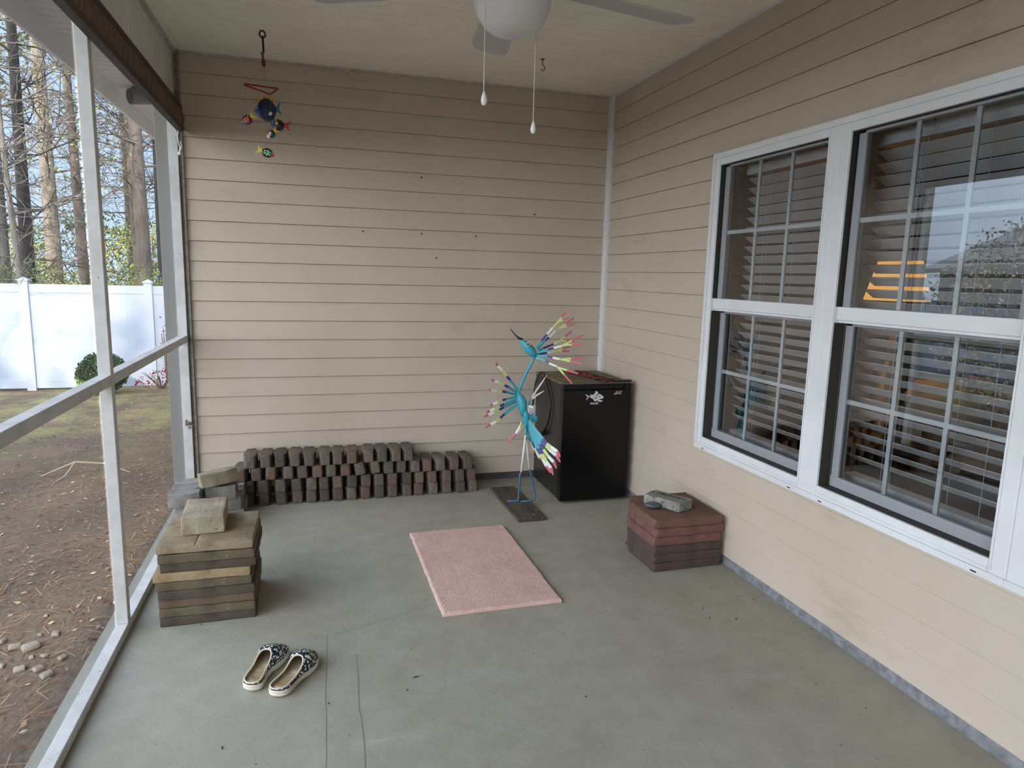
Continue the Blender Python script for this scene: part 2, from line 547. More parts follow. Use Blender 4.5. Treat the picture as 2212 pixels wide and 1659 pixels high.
# roof overhang outside the screens
def eaves():
    b = MB()
    y = 3.4
    while y > YB:
        y1 = y - 0.10
        prof = [(y, 2.842), (y - 0.006, 2.832), (y1 + 0.006, 2.832), (y1, 2.842)]
        vs = [(-3.5, p[0], p[1]) for p in prof] + [(-2.967 if y < 0 else -3.03, p[0], p[1]) for p in prof]
        b.add(vs, [(i, i + 1, 5 + i, 4 + i) for i in range(3)])
        y = y1
    b.box(-3.5, -3.05, YB, 3.4, 2.845, 2.95)
    b.build('ceiling_eave', M('soffit_vinyl', (214, 214, 214), 0.6), kind='structure')
    f = MB(); f.box(-3.52, -3.5, YB, 3.4, 2.70, 3.0)
    f.box(-3.64, -3.52, YB, 3.4, 2.83, 2.96)
    f.build('trim_7', WHITE, kind='structure')
    w = MB(); w.box(-3.03, 0.5, 0.125, 9.0, -0.5, 2.83)
    w.build('wall_outer', SIDING, kind='structure')
    r = MB(); r.prism([(-3.6, 2.95), (1.2, 4.9), (6, 2.95)], YB - 0.6, 3.4, Matrix(((1, 0, 0, 0), (0, 0, 1, 0), (0, 1, 0, 0), (0, 0, 0, 1))))
    r.build('roof', M('roof_shingle', (92, 88, 84), 0.9, var=(70, 66, 62), vscale=30), kind='structure')
eaves()

# ------------------------------------------------------------------ windows
SASH = M('sash_vinyl_shaded', (150, 152, 156), 0.5)  # vinyl toned grey: shade of the window recess is in the colour
def window(num, y0, y1, first, last):
    """y0 far edge, y1 near edge of the clear opening"""
    root = empty('window_%d' % num, (0, (y0 + y1) / 2, WZ0)); root['kind'] = 'structure'
    T = Matrix.Translation((0, -(y0 + y1) / 2, -WZ0))
    def part(nm, b, mat, bevel=0.0, par=None, label=None):
        o = b.build(nm, mat, par or root, bevel=bevel, label=label)
        if par is None: o.matrix_parent_inverse = T
        return o
    ya, yb = y0 + 0.062, y1 - 0.062
    if first: ya = WY0
    if last: yb = WY1
    xo = -0.034
    zt, zb, r0, r1 = 2.142, 0.654, 1.368, 1.436
    fr = MB()
    fr.box(xo, 0.10, y1, y0, zt, WZ1); fr.box(xo, 0.10, y1, y0, WZ0, zb)
    fr.box(xo, 0.10, y0, ya, WZ0, WZ1); fr.box(xo, 0.10, yb, y1, WZ0, WZ1)
    part('window_frame', fr, WHITE, 0.004)
    lip = MB()      # raised outer lip and inner step of the casing
    lip.box(xo - 0.009, xo, yb, ya, WZ1 - 0.024, WZ1 + 0.004); lip.box(xo - 0.009, xo, yb, ya, WZ0 - 0.004, WZ0 + 0.022)
    if first: lip.box(xo - 0.009, xo, ya - 0.018, ya + 0.003, WZ0 + 0.022, WZ1 - 0.024)
    lip.box(xo - 0.005, xo, y1 - 0.012, y1 - 0.004, WZ0 + 0.03, WZ1 - 0.03)
    lip.box(xo - 0.005, xo, y1, y0, WZ0 + 0.030, WZ0 + 0.036)
    part('casing_lip', lip, WHITE, 0.002)
    wp = MB()
    for yy in (y0 - 0.03, y1 + 0.05):
        wp.box(xo - 0.0095, xo - 0.0088, yy - 0.022, yy + 0.0, WZ0 + 0.004, WZ0 + 0.009)
    part('weep_slot', wp, DARK)
    # dark jamb tracks, plus thin strips with the recess's shade put in their colour
    j = MB(); j.box(0.070, 0.094, y0 - 0.020, y0, zb, zt); j.box(0.03, 0.036, y0 - 0.006, y0, zb, r0); j.box(0.07, 0.094, y1, y1 + 0.012, zb, zt)
    shade_strips = MB()
    shade_strips.box(-0.022, 0.099, y0 - 0.003, y0, zb, r0); shade_strips.box(-0.022, 0.099, y0 - 0.003, y0, r1, zt)
    shade_strips.box(-0.022, 0.030, y1, y0 - 0.003, zb, zb + 0.003); shade_strips.box(-0.022, 0.099, y1, y0 - 0.003, zt - 0.003, zt)
    part('jamb_shade_strip', shade_strips, M('jamb_recess_shade', (46, 43, 40), 0.7))
    part('jamb_track', j, M('jamb_grey', (84, 80, 75), 0.7))
    # upper sash, forward; lower sash, set back
    for nm, xs, za, zc in (('upper_sash', -0.004, r1, zt), ('lower_sash', 0.026, zb, r0)):
        s = MB()
        g0, g1 = y0 - 0.012, y1 + 0.004
        s.box(xs + 0.004, xs + 0.034, g0 - 0.036, g0, za, zc); s.box(xs + 0.004, xs + 0.034, g1, g1 + 0.036, za, zc)
        s.box(xs + 0.004, xs + 0.034, g1, g0, zc - 0.012, zc)
        if nm == 'lower_sash':
            s.box(xs, xs + 0.034, g1, g0, za, za + 0.048)
        so = part(nm, s, SASH, 0.002)
        so.matrix_parent_inverse = T
        zlo = za + (0.048 if nm == 'lower_sash' else 0.0)
        m = MB()
        ga, gb = g0 - 0.036, g1 + 0.036
        for k in (1, 2):
            yy = ga + (gb - ga) * k / 3.0
            m.box(xs + 0.016, xs + 0.024, yy - 0.0095, yy + 0.0095, zlo, zc - 0.012)
        zz = (zlo + zc) / 2
        m.box(xs + 0.0155, xs + 0.0245, gb, ga, zz - 0.0095, zz + 0.0095)
        mo = m.build('muntin', WHITE, so)
        g = MB(); g.add([(xs + 0.013, gb, zlo), (xs + 0.013, ga, zlo), (xs + 0.013, ga, zc - 0.012), (xs + 0.013, gb, zc - 0.012)], [(3, 2, 1, 0)])
        g.build('glass_pane', GLASS, so)
    r = MB(); r.box(-0.012, 0.05, y1, y0, r0 + 0.012, r1); r.box(-0.004, 0.05, y1, y0, r0, r0 + 0.012)
    part('meeting_rail', r, WHITE, 0.003)
    return root
window(1, -1.507, -2.313, True, False)
window(2, -2.435, -3.235, False, False)
window(3, -3.360, -4.220, False, True)

def blind(y0, y1, label, cords):
    root = empty('window_blind', (0.16, (y0 + y1) / 2, 2.16))
    tag(root, label, 'blind', 'slatted blinds behind the windows')
    T = Matrix.Translation((-0.16, -(y0 + y1) / 2, -2.16))
    mat = BLINDM
    s = MB(); tl = radians(33); w = 0.0635
    z = 2.06; pitch = 0.0515
    dx, dz = cos(tl) * w / 2, sin(tl) * w / 2
    while z > 0.74:
        n = (sin(tl) * 0.0015, cos(tl) * 0.0015)
        # outer edge (towards the porch) is the higher one
        a = (0.16 - dx, z + dz); c = (0.16 + dx, z - dz)
        v = []
        for yy in (y0, y1):
            v += [(a[0] - n[0], yy, a[1] - n[1]), (c[0] - n[0], yy, c[1] - n[1]), (c[0] + n[0], yy, c[1] + n[1]), (a[0] + n[0], yy, a[1] + n[1])]
        s.add(v, [(0, 1, 2, 3), (7, 6, 5, 4), (0, 4, 5, 1), (1, 5, 6, 2), (2, 6, 7, 3), (3, 7, 4, 0)])
        z -= pitch
    for nm, b in (('slats', s), ('headrail', MB().box(0.115, 0.20, y1, y0, 2.095, 2.155)), ('bottom_rail', MB().box(0.128, 0.192, y1, y0, 0.675, 0.70))):
        o = b.build(nm, mat, root); o.matrix_parent_inverse = T
    c = MB()
    for yy in cords:
        c.tube([(0.122, yy, 2.09), (0.122, yy - 0.002, 0.7)], 0.0011, 5)
    o = c.build('ladder_cord', mat, root); o.matrix_parent_inverse = T
    return root
BLINDM = M('blind_vinyl', (228, 228, 230), 0.5)
blind(-1.540, -2.30, 'pale slatted blind behind the narrow far window beside the corner', (-1.72, -1.745, -1.95, -2.16, -2.18))
blind(-2.415, -3.235, 'pale slatted blind behind the middle window with the lamp', (-2.62, -2.645, -2.665, -2.93, -3.06))
blind(-3.345, -4.2, 'pale slatted blind behind the window cut off by the photo edge', (-3.55, -3.57, -3.9))

# ------------------------------------------------------------------ the dim room behind the windows
def inner_room():
    m = M('brown_wall_paint', (120, 96, 78), 0.8)
    b = MB(); b.box(3.6, 3.7, -6.5, 0.2, -0.1, 2.7); b.build('wall_inner_far', m, kind='structure')
    b = MB(); b.box(0.12, 3.7, 0.10, 0.2, -0.1, 2.7); b.build('wall_inner_end', m, kind='structure')
    b = MB(); b.box(0.12, 3.7, -6.6, -6.5, -0.1, 2.7); b.build('wall_inner_near', m, kind='structure')
    b = MB(); b.box(0.12, 3.7, -6.6, 0.2, -0.1, -0.0); b.build('floor_inner', M('dark_carpet', (88, 72, 60), 0.95), kind='structure')
    b = MB(); b.box(0.12, 3.7, -6.6, 0.2, 2.6, 2.7); b.build('ceiling_inner', M('inner_ceiling', (150, 140, 128), 0.9), kind='structure')
inner_room()

def lamp():
    x, y = 0.72, -2.02
    root = empty('table_lamp', (x, y, 0.74))
    tag(root, 'lit table lamp with amber drum shade, seen through the blinds', 'lamp')
    brass = M('lamp_brass', (150, 110, 50), 0.35, metallic=0.8)
    b = MB(); b.lathe([(0.09, 0.0), (0.09, 0.015), (0.03, 0.03), (0.05, 0.12), (0.07, 0.22), (0.05, 0.34), (0.02, 0.42), (0.012, 0.66)], 20)
    b.build('lamp_base', brass, root, smooth=True)
    m, nt, bs = newmat('lit_lamp_shade')
    bs.inputs['Base Color'].default_value = lin((222, 160, 70)) + (1,)
    bs.inputs['Emission Color'].default_value = (1.0, 0.47, 0.10, 1)
    bs.inputs['Emission Strength'].default_value = 0.68
    s = MB(); n = 32
    vs = []
    for r, z in ((0.152, 0.715), (0.100, 0.915)):
        for k in range(n): vs.append((r * cos(2 * pi * k / n), r * sin(2 * pi * k / n), z))
    s.add(vs, [(k, (k + 1) % n, n + (k + 1) % n, n + k) for k in range(n)])
    o = s.build('lamp_shade', m, root, smooth=True)
    md = o.modifiers.new('thick', 'SOLIDIFY'); md.thickness = 0.003
    bb = MB(); bb.ell((0, 0, 0.83), (0.03, 0.03, 0.045)); 
    me, ntb, bsb = newmat('bulb'); bsb.inputs['Emission Color'].default_value = (1, 0.7, 0.4, 1); bsb.inputs['Emission Strength'].default_value = 6
    bb.build('bulb', me, root, smooth=True)
    ld = bpy.data.lights.new('lamp_glow', 'POINT'); ld.energy = 1.3; ld.color = (1.0, 0.62, 0.26); ld.shadow_soft_size = 0.04
    lo = bpy.data.objects.new('lamp_glow', ld); C.objects.link(lo); lo.parent = root; lo.location = (0, 0, 0.66)
    t = empty('side_table', (x, y, 0.0))
    tag(t, 'dark wooden side table under the lit lamp indoors', 'table')
    wood = M('dark_wood', (70, 46, 32), 0.5)
    MB().lathe([(0.26, 0.705), (0.27, 0.72), (0.26, 0.739)], 28).build('tabletop', wood, t)
    for k in range(3):
        a = 2 * pi * k / 3
        MB().tube([(0.2 * cos(a), 0.2 * sin(a), 0.0), (0.12 * cos(a), 0.12 * sin(a), 0.705)], 0.018, 8).build('leg', wood, t)
    s = empty('armchair', (0.95, -2.75, 0.0))
    tag(s, 'armchair with rumpled ochre throw beside the lamp, seen through the blinds', 'armchair')
    fab = M('ochre_throw', (176, 128, 58), 0.95, var=(140, 96, 44), vscale=6)
    dk = M('brown_upholstery', (72, 44, 34), 0.9)
    def soft(nm, sx, sy, sz, loc, mat, seed, amp=0.02):
        bb = MB(); bb.rbox(sx, sy, sz, 0.06, 9, amp, 6, seed); o = bb.build(nm, mat, s, smooth=True, loc=loc); return o
    soft('seat', 0.36, 0.40, 0.2, (0.1, 0, 0.24), dk, 1)
    soft('backrest', 0.36, 0.12, 0.42, (0.1, 0.42, 0.52), dk, 2)
    soft('armrest', 0.10, 0.42, 0.28, (-0.33, 0.02, 0.32), dk, 3)
    soft('armrest', 0.10, 0.42, 0.28, (0.53, 0.02, 0.32), dk, 4)
    soft('throw', 0.30, 0.16, 0.20, (0.05, 0.44, 0.86), fab, 5, 0.05)
lamp()

# ------------------------------------------------------------------ roller shade, cleat, hooks
def shade():
    root = empty('roller_shade', (-2.897, -3.5, 2.436))
    tag(root, 'rolled up brown woven shade along the top of the screens', 'shade')
    m, nt, bs = newmat('brown_woven_slats')
    tc = nt.nodes.new('ShaderNodeTexCoord'); mp = nt.nodes.new('ShaderNodeMapping'); mp.inputs['Scale'].default_value = (1, 14, 0.6)
    nt.links.new(tc.outputs['Object'], mp.inputs[0])
    n = nt.nodes.new('ShaderNodeTexNoise'); n.inputs['Scale'].default_value = 3.0; n.inputs['Detail'].default_value = 5
    nt.links.new(mp.outputs[0], n.inputs['Vector'])
    r = nt.nodes.new('ShaderNodeMapRange'); r.inputs[1].default_value = 0.35; r.inputs[2].default_value = 0.68
    nt.links.new(n.outputs[0], r.inputs[0])
    col = mixrgb(nt, r.outputs[0], lin((78, 61, 48)), lin((120, 102, 84)))
    nt.links.new(col, bs.inputs['Base Color']); bs.inputs['Roughness'].default_value = 0.8
    dark = M('dark_brown_rail', (58, 42, 32), 0.6)
    b = MB(); b.smooth = True
    prof = []
    for k in range(20):
        a = 2 * pi * k / 20
        prof.append((0.024 * cos(a), 0.060 * sin(a)))
    vs = [(p[0], y, p[1]) for y in (-3.9, 3.47) for p in prof]
    b.add(vs, [(k, (k + 1) % 20, 20 + (k + 1) % 20, 20 + k) for k in range(20)] + [tuple(range(20)), tuple(range(39, 19, -1))])
    b.build('shade_roll', m, root)
    MB().box(-0.016, 0.024, -3.9, 3.475, -0.080, -0.050).build('bottom_rail', dark, root, bevel=0.004)
    MB().box(-0.028, 0.016, -3.9, 3.475, 0.050, 0.080).build('head_rail', dark, root, bevel=0.004)
    wh = M('white_hardware', (225, 225, 222), 0.4)
    b = MB(); b.tube([(0.024, 3.44, -0.078), (0.032, 3.465, -0.084), (0.042, 3.477, -0.078)], 0.005, 8)
    b.build('pull_bracket', wh, root)
    b = MB(); b.tube([(-0.005, 3.43, -0.08), (-0.012, 3.432, -0.11), (-0.008, 3.43, -0.15), (0.0, 3.432, -0.18), (-0.005, 3.43, -0.2)], 0.0035, 6)
    b.tube([(0.002, 3.432, -0.14), (0.008, 3.43, -0.17), (-0.003, 3.43, -0.205)], 0.003, 6)
    c = b.build('pull_cord', wh, root)
    MB().ell((-0.004, 3.43, -0.213), (0.011, 0.011, 0.012)).build('bead', wh, c, smooth=True)
shade()

def cleat():
    root = empty('hook_and_eye_latch', (-2.935, -0.05, 0.52))
    tag(root, 'small rusty metal latch on the end stud near the corner', 'latch')
    m = M('weathered_steel', (140, 132, 118), 0.5, var=(96, 80, 60), vscale=60, metallic=0.6)
    b = MB(); b.box(-0.018, 0.016, -0.004, 0.0035, -0.012, 0.014)
    b.build('plate', m, root, bevel=0.001)
    b = MB(); b.tube([(0.01, -0.006, 0.005), (0.02, -0.02, 0.008), (0.03, -0.018, -0.004), (0.014, -0.012, -0.022)], 0.003, 6)
    b.build('hook', m, root)
    for x, z in ((-0.012, 0.022), (0.004, -0.026)):
        MB().tube([(x, 0.0035, z), (x, -0.006, z)], 0.006, 8).build('screw', m, root)
cleat()

b = MB()
b.lathe([(0.012, 0.0), (0.012, -0.004)], 12)
b.tube([(0, 0, -0.002), (0, 0, -0.03), (0.012, -0.006, -0.045), (0.014, -0.006, -0.06), (0.004, 0, -0.068), (-0.008, 0.004, -0.058)], 0.003, 6)
o = b.build('ceiling_hook', M('rusty_hook', (120, 84, 58), 0.5, metallic=0.4), loc=(-0.764, -0.65, CEIL))
tag(o, 'small bare screw hook in the ceiling beside the fan pull chains', 'hook')

b = MB(); b.box(-0.035, 0.035, -0.012, 0.0, -0.055, 0.055); 
o = b.build('outlet_box', WHITE, bevel=0.004, loc=(-0.552, -0.012, 0.508))
tag(o, 'white outlet cover low on the back wall behind the black fridge', 'outlet cover')

# ------------------------------------------------------------------ ceiling fan
def fan():
    hx, hy = -1.54, -2.68
    root = empty('ceiling_fan', (hx, hy, CEIL))
    tag(root, 'white ceiling fan with frosted bowl light and two pull chains', 'ceiling fan')
    wh = M('fan_white', (214, 212, 206), 0.4)
    body = MB(); body.smooth = True
    body.lathe([(0.002, 0.0), (0.075, 0.0), (0.075, -0.03), (0.03, -0.06), (0.016, -0.065), (0.016, -0.2), (0.05, -0.21), (0.135, -0.24), (0.14, -0.33), (0.135, -0.36), (0.112, -0.385), (0.112, -0.44), (0.118, -0.445), (0.118, -0.470), (0.002, -0.470)][::-1], 40)
    body.build('motor_housing', wh, root)
    m, nt, bs = newmat('frosted_glass')
    bs.inputs['Base Color'].default_value = lin((206, 204, 200)) + (1,)
    bs.inputs['Roughness'].default_value = 0.35
    g = MB(); g.smooth = True
    prof = [(0.112, -0.452)]
    for k in range(13):
        a = pi / 2 * k / 12
        prof.append((0.118 * cos(a) ** 0.8 if k < 12 else 0.002, -0.478 - 0.108 * sin(a)))
    g.lathe(prof[::-1], 44)
    g.build('light_bowl', m, root)
    bl = M('fan_blade', (176, 173, 166), 0.5)
    for k in range(5):
        a = radians(10 + 72 * k)
        b = MB()
        pts = [(0.20, -0.055), (0.45, -0.066), (0.62, -0.070), (0.655, -0.058), (0.672, -0.028), (0.672, 0.028), (0.655, 0.058), (0.62, 0.070), (0.45, 0.066), (0.20, 0.055)]
        Mx = Matrix.Rotation(a, 4, 'Z') @ Matrix.Translation((0, 0, -0.428)) @ Matrix.Rotation(radians(11), 4, 'X')
        b.prism(pts, -0.004, 0.004, Mx)
        bo = b.build('blade', bl, root, bevel=0.002)
        i = MB(); i.box(0.10, 0.23, -0.022, 0.022, 0.0045, 0.011, Mx)
        i.build('blade_iron', wh, bo)
    ch = M('pull_chain', (206, 200, 188), 0.5)
    for (x, y, zt, ze) in ((-1.649 - hx, -2.785 - hy, -0.42, 2.050 - CEIL), (-1.440 - hx, -2.61 - hy, -0.44, 2.020 - CEIL)):
        c = MB(); c.tube([(x, y, zt), (x - 0.001, y, ze)], 0.0017, 6)
        z = zt
        co = c.build('pull_chain', ch, root)
        k = MB(); k.smooth = True
        k.lathe([(0.001, ze - 0.032), (0.006, ze - 0.030), (0.0095, ze - 0.02), (0.007, ze - 0.006), (0.0025, ze + 0.006), (0.001, ze + 0.008)], 14, Matrix.Translation((x, y, 0)))
        k.build('pull_knob', M('pull_knob_white', (236, 236, 234), 0.35), co)
fan()

# ------------------------------------------------------------------ fish mobile
def mobile():
    hx, hy = -2.372, -0.569
    root = empty('fish_mobile', (hx, hy, CEIL))
    tag(root, 'hanging mobile of painted wooden fish near the back left corner', 'mobile')
    iron = M('black_iron', (24, 22, 20), 0.5)
    b = MB(); b.tube([(0, 0, 0.0), (-0.014, 0, -0.012), (-0.016, 0, -0.028), (0, 0, -0.046), (0.016, 0, -0.028), (0.012, 0, -0.012), (0.0, 0, 0.0)], 0.0045, 8)
    b.tube([(0, 0, -0.03), (0.002, 0, -0.06), (0.003, 0, -0.115)], 0.0055, 8)
    b.build('swivel_hook', iron, root)
    b = MB(); b.tube([(0.003, 0, -0.115), (0.004, 0, -0.29)], 0.0006, 4)
    for p in ((-0.10, -0.01, -0.295), (0.067, 0.035, -0.29), (0.032, -0.04, -0.341)):
        b.tube([(0.004, 0, -0.2), p], 0.0006, 4)
    for a, d in (((-0.10, -0.01, -0.295), (-0.10, -0.02, -0.46)), ((0.067, 0.035, -0.29), (0.067, 0.03, -0.46)), ((0.032, -0.04, -0.341), (0.03, -0.045, -0.53)), ((0.004, 0, -0.2), (0.004, 0.0, -0.62))):
        b.tube([a, d], 0.0005, 4)
    b.build('hanging_line', M('nylon_line', (120, 112, 100), 0.4), root)
    red = M('red_stick', (148, 44, 52), 0.55)
    b = MB(); A_, B_, D_ = Vector((-0.104, -0.01, -0.293)), Vector((0.072, 0.035, -0.291)), Vector((0.034, -0.045, -0.343))
    b.tube([A_, B_], 0.005, 8); b.tube([A_ + Vector((0, 0, -0.006)), D_], 0.005, 8); b.tube([B_, D_], 0.005, 8)
    b.build('stick_triangle', red, root)
    def pm(nm, c): return M(nm, c, 0.35)
    cols = dict(navy=pm('fish_navy', (24, 36, 72)), teal=pm('fish_teal', (40, 110, 130)), blue=pm('fish_blue', (52, 90, 168)), yel=pm('fish_yellow', (226, 206, 60)), gold=pm('fish_gold', (214, 160, 40)), red=pm('fish_red', (178, 44, 36)), mar=pm('fish_maroon', (96, 28, 30)), blk=pm('fish_black', (20, 20, 18)), grn=pm('fish_green', (28, 74, 62)), mint=pm('fish_mint', (122, 212, 170)), pink=pm('fish_pink', (226, 136, 120)), wht=pm('fish_white', (232, 232, 222)), org=pm('fish_orange', (214, 84, 40)), pur=pm('fish_purple', (64, 36, 60)), olive=pm('fish_olive', (110, 120, 40)), rose=pm('fish_rose', (196, 60, 84)))
    def fish(loc, L, H, tilt, flip, yaw, body, back, head, tail, fin, spots=None, spotmat=None, thick=0.24, tk=1.0):
        """body along local x, head at +x; flip turns the head to -x"""
        e = MB(); e.smooth = True
        n, m_ = 16, 13
        vs = []; mi = []
        def sect(t):
            h = sin(pi * min(1, max(0, t)) ** 0.85) ** 0.75
            return H / 2 * max(h, 0.06)
        for i in range(m_):
            t = i / (m_ - 1)
            r = sect(t)
            for k in range(n):
                a = 2 * pi * k / n
                vs.append(((t - 0.5) * L, r * thick * 2 * cos(a) * (0.5 if t < 0.1 else 1), r * sin(a)))
        fs = []
        for i in range(m_ - 1):
            for k in range(n):
                e.m.append(2 if i >= m_ - 4 else (1 if 2 <= k <= 5 else 0)); e.sm.append(True)
                fs.append((i * n + k, i * n + (k + 1) % n, (i + 1) * n + (k + 1) % n, (i + 1) * n + k))
        for f in ((tuple(range(n - 1, -1, -1))), tuple((m_ - 1) * n + k for k in range(n))):
            fs.append(f); e.m.append(2); e.sm.append(False)
        e.v = vs; e.f = fs
        Mx = Matrix.Translation(Vector(loc)) @ Matrix.Rotation(radians(yaw), 4, 'Z') @ Matrix.Rotation(radians(tilt), 4, 'Y') @ Matrix.Diagonal((-1 if flip else 1, 1, 1, 1))
        Mx = Mx @ Matrix.Scale(1.22, 4)
        bo = e.build('fish', [cols[body], cols[back], cols[head]], root)
        bo.matrix_local = Mx
        t_ = MB()
        t_.prism([(-L * 0.44, 0.005), (-L * 0.44, -0.005), (-L * (0.44 + 0.44 * tk), -H * 0.46 * tk), (-L * (0.44 + 0.26 * tk), 0.0), (-L * (0.44 + 0.44 * tk), H * 0.46 * tk)], -0.0025, 0.0025, Matrix.Rotation(radians(90), 4, 'X'))
        t_.build('tail', cols[tail], bo)
        f_ = MB()
        f_.prism([(-L * 0.30, -H * 0.30), (-L * 0.10, -H * 0.42), (-L * 0.38, -H * 0.55)], -0.002, 0.002, Matrix.Rotation(radians(90), 4, 'X'))
        f_.build('fin', cols[fin], bo)
        y_ = H * thick
        for sgn in (-1, 1):
            ey = MB(); ey.smooth = True
            tt = 0.80; yy = sect(tt) * thick * 2 * 0.93
            ey.ell(((tt - 0.5) * L, sgn * yy * 0.86, H * 0.12), (H * 0.085, H * 0.04, H * 0.085), 10, 6)
            ey.mat(1).ell(((tt - 0.5) * L + H * 0.01, sgn * (yy * 0.86 + H * 0.025), H * 0.12), (H * 0.045, H * 0.03, H * 0.045), 8, 6)
            ey.build('eye', [cols['wht'], cols['blk']], bo)
        if spots:
            for (sx, sz, rr) in spots:
                yy = sect(sx + 0.5) * thick * 2 * sqrt(max(0.05, 1 - (sz * H / max(sect(sx + 0.5), 1e-4)) ** 2))
                for sgn in (-1, 1):
                    sp = MB(); sp.smooth = True
                    sp.ell((sx * L, sgn * yy, sz * H), (rr, 0.0022, rr), 8, 6)
                    sp.build('spot', cols[spotmat], bo)
        return bo
    S6 = [(-0.22, 0.12, 0.0055), (-0.02, 0.18, 0.0055), (0.14, 0.12, 0.005), (-0.14, -0.1, 0.0055), (0.04, -0.06, 0.0055), (0.16, -0.14, 0.005), (-0.02, -0.26, 0.0045)]
    # small dark fish near the hook, seen end on
    fish((0.002, 0, -0.173), 0.055, 0.035, 70, False, 75, 'mar', 'pur', 'gold', 'navy', 'navy')
    # large puffer with its spiny back
    pf = fish((0.005, 0, -0.420), 0.098, 0.104, -8, True, -8, 'navy', 'blk', 'blue', 'teal', 'teal', [(-0.22, -0.22, 0.009)], 'wht', 0.36, 0.62)
    s = MB()
    for k in range(9):
        a = radians(38 + 13 * k)
        s.tube([(0.052 * cos(a), 0, 0.050 * sin(a)), (0.067 * cos(a), 0, 0.068 * sin(a))], [0.005, 0.001], 6)
    s.build('spines', cols['gold'], pf)
    fish((-0.096, -0.02, -0.487), 0.052, 0.044, -38, True, -10, 'mar', 'mar', 'blue', 'yel', 'navy', S6, 'pink')
    fish((0.065, 0.03, -0.489), 0.066, 0.052, 2, True, -5, 'blk', 'olive', 'blue', 'red', 'blue', [(0.05, 0.10, 0.008), (0.1, 0.25, 0.006)], 'yel')
    fish((0.030, -0.045, -0.556), 0.046, 0.038, -38, True, -15, 'grn', 'org', 'wht', 'gold', 'teal', [(-0.05, 0.08, 0.006), (0.12, -0.05, 0.005)], 'wht')
    fish((0.010, 0.0, -0.652), 0.062, 0.042, 18, False, -8, 'blk', 'mar', 'rose', 'yel', 'org', S6, 'mint')
mobile()

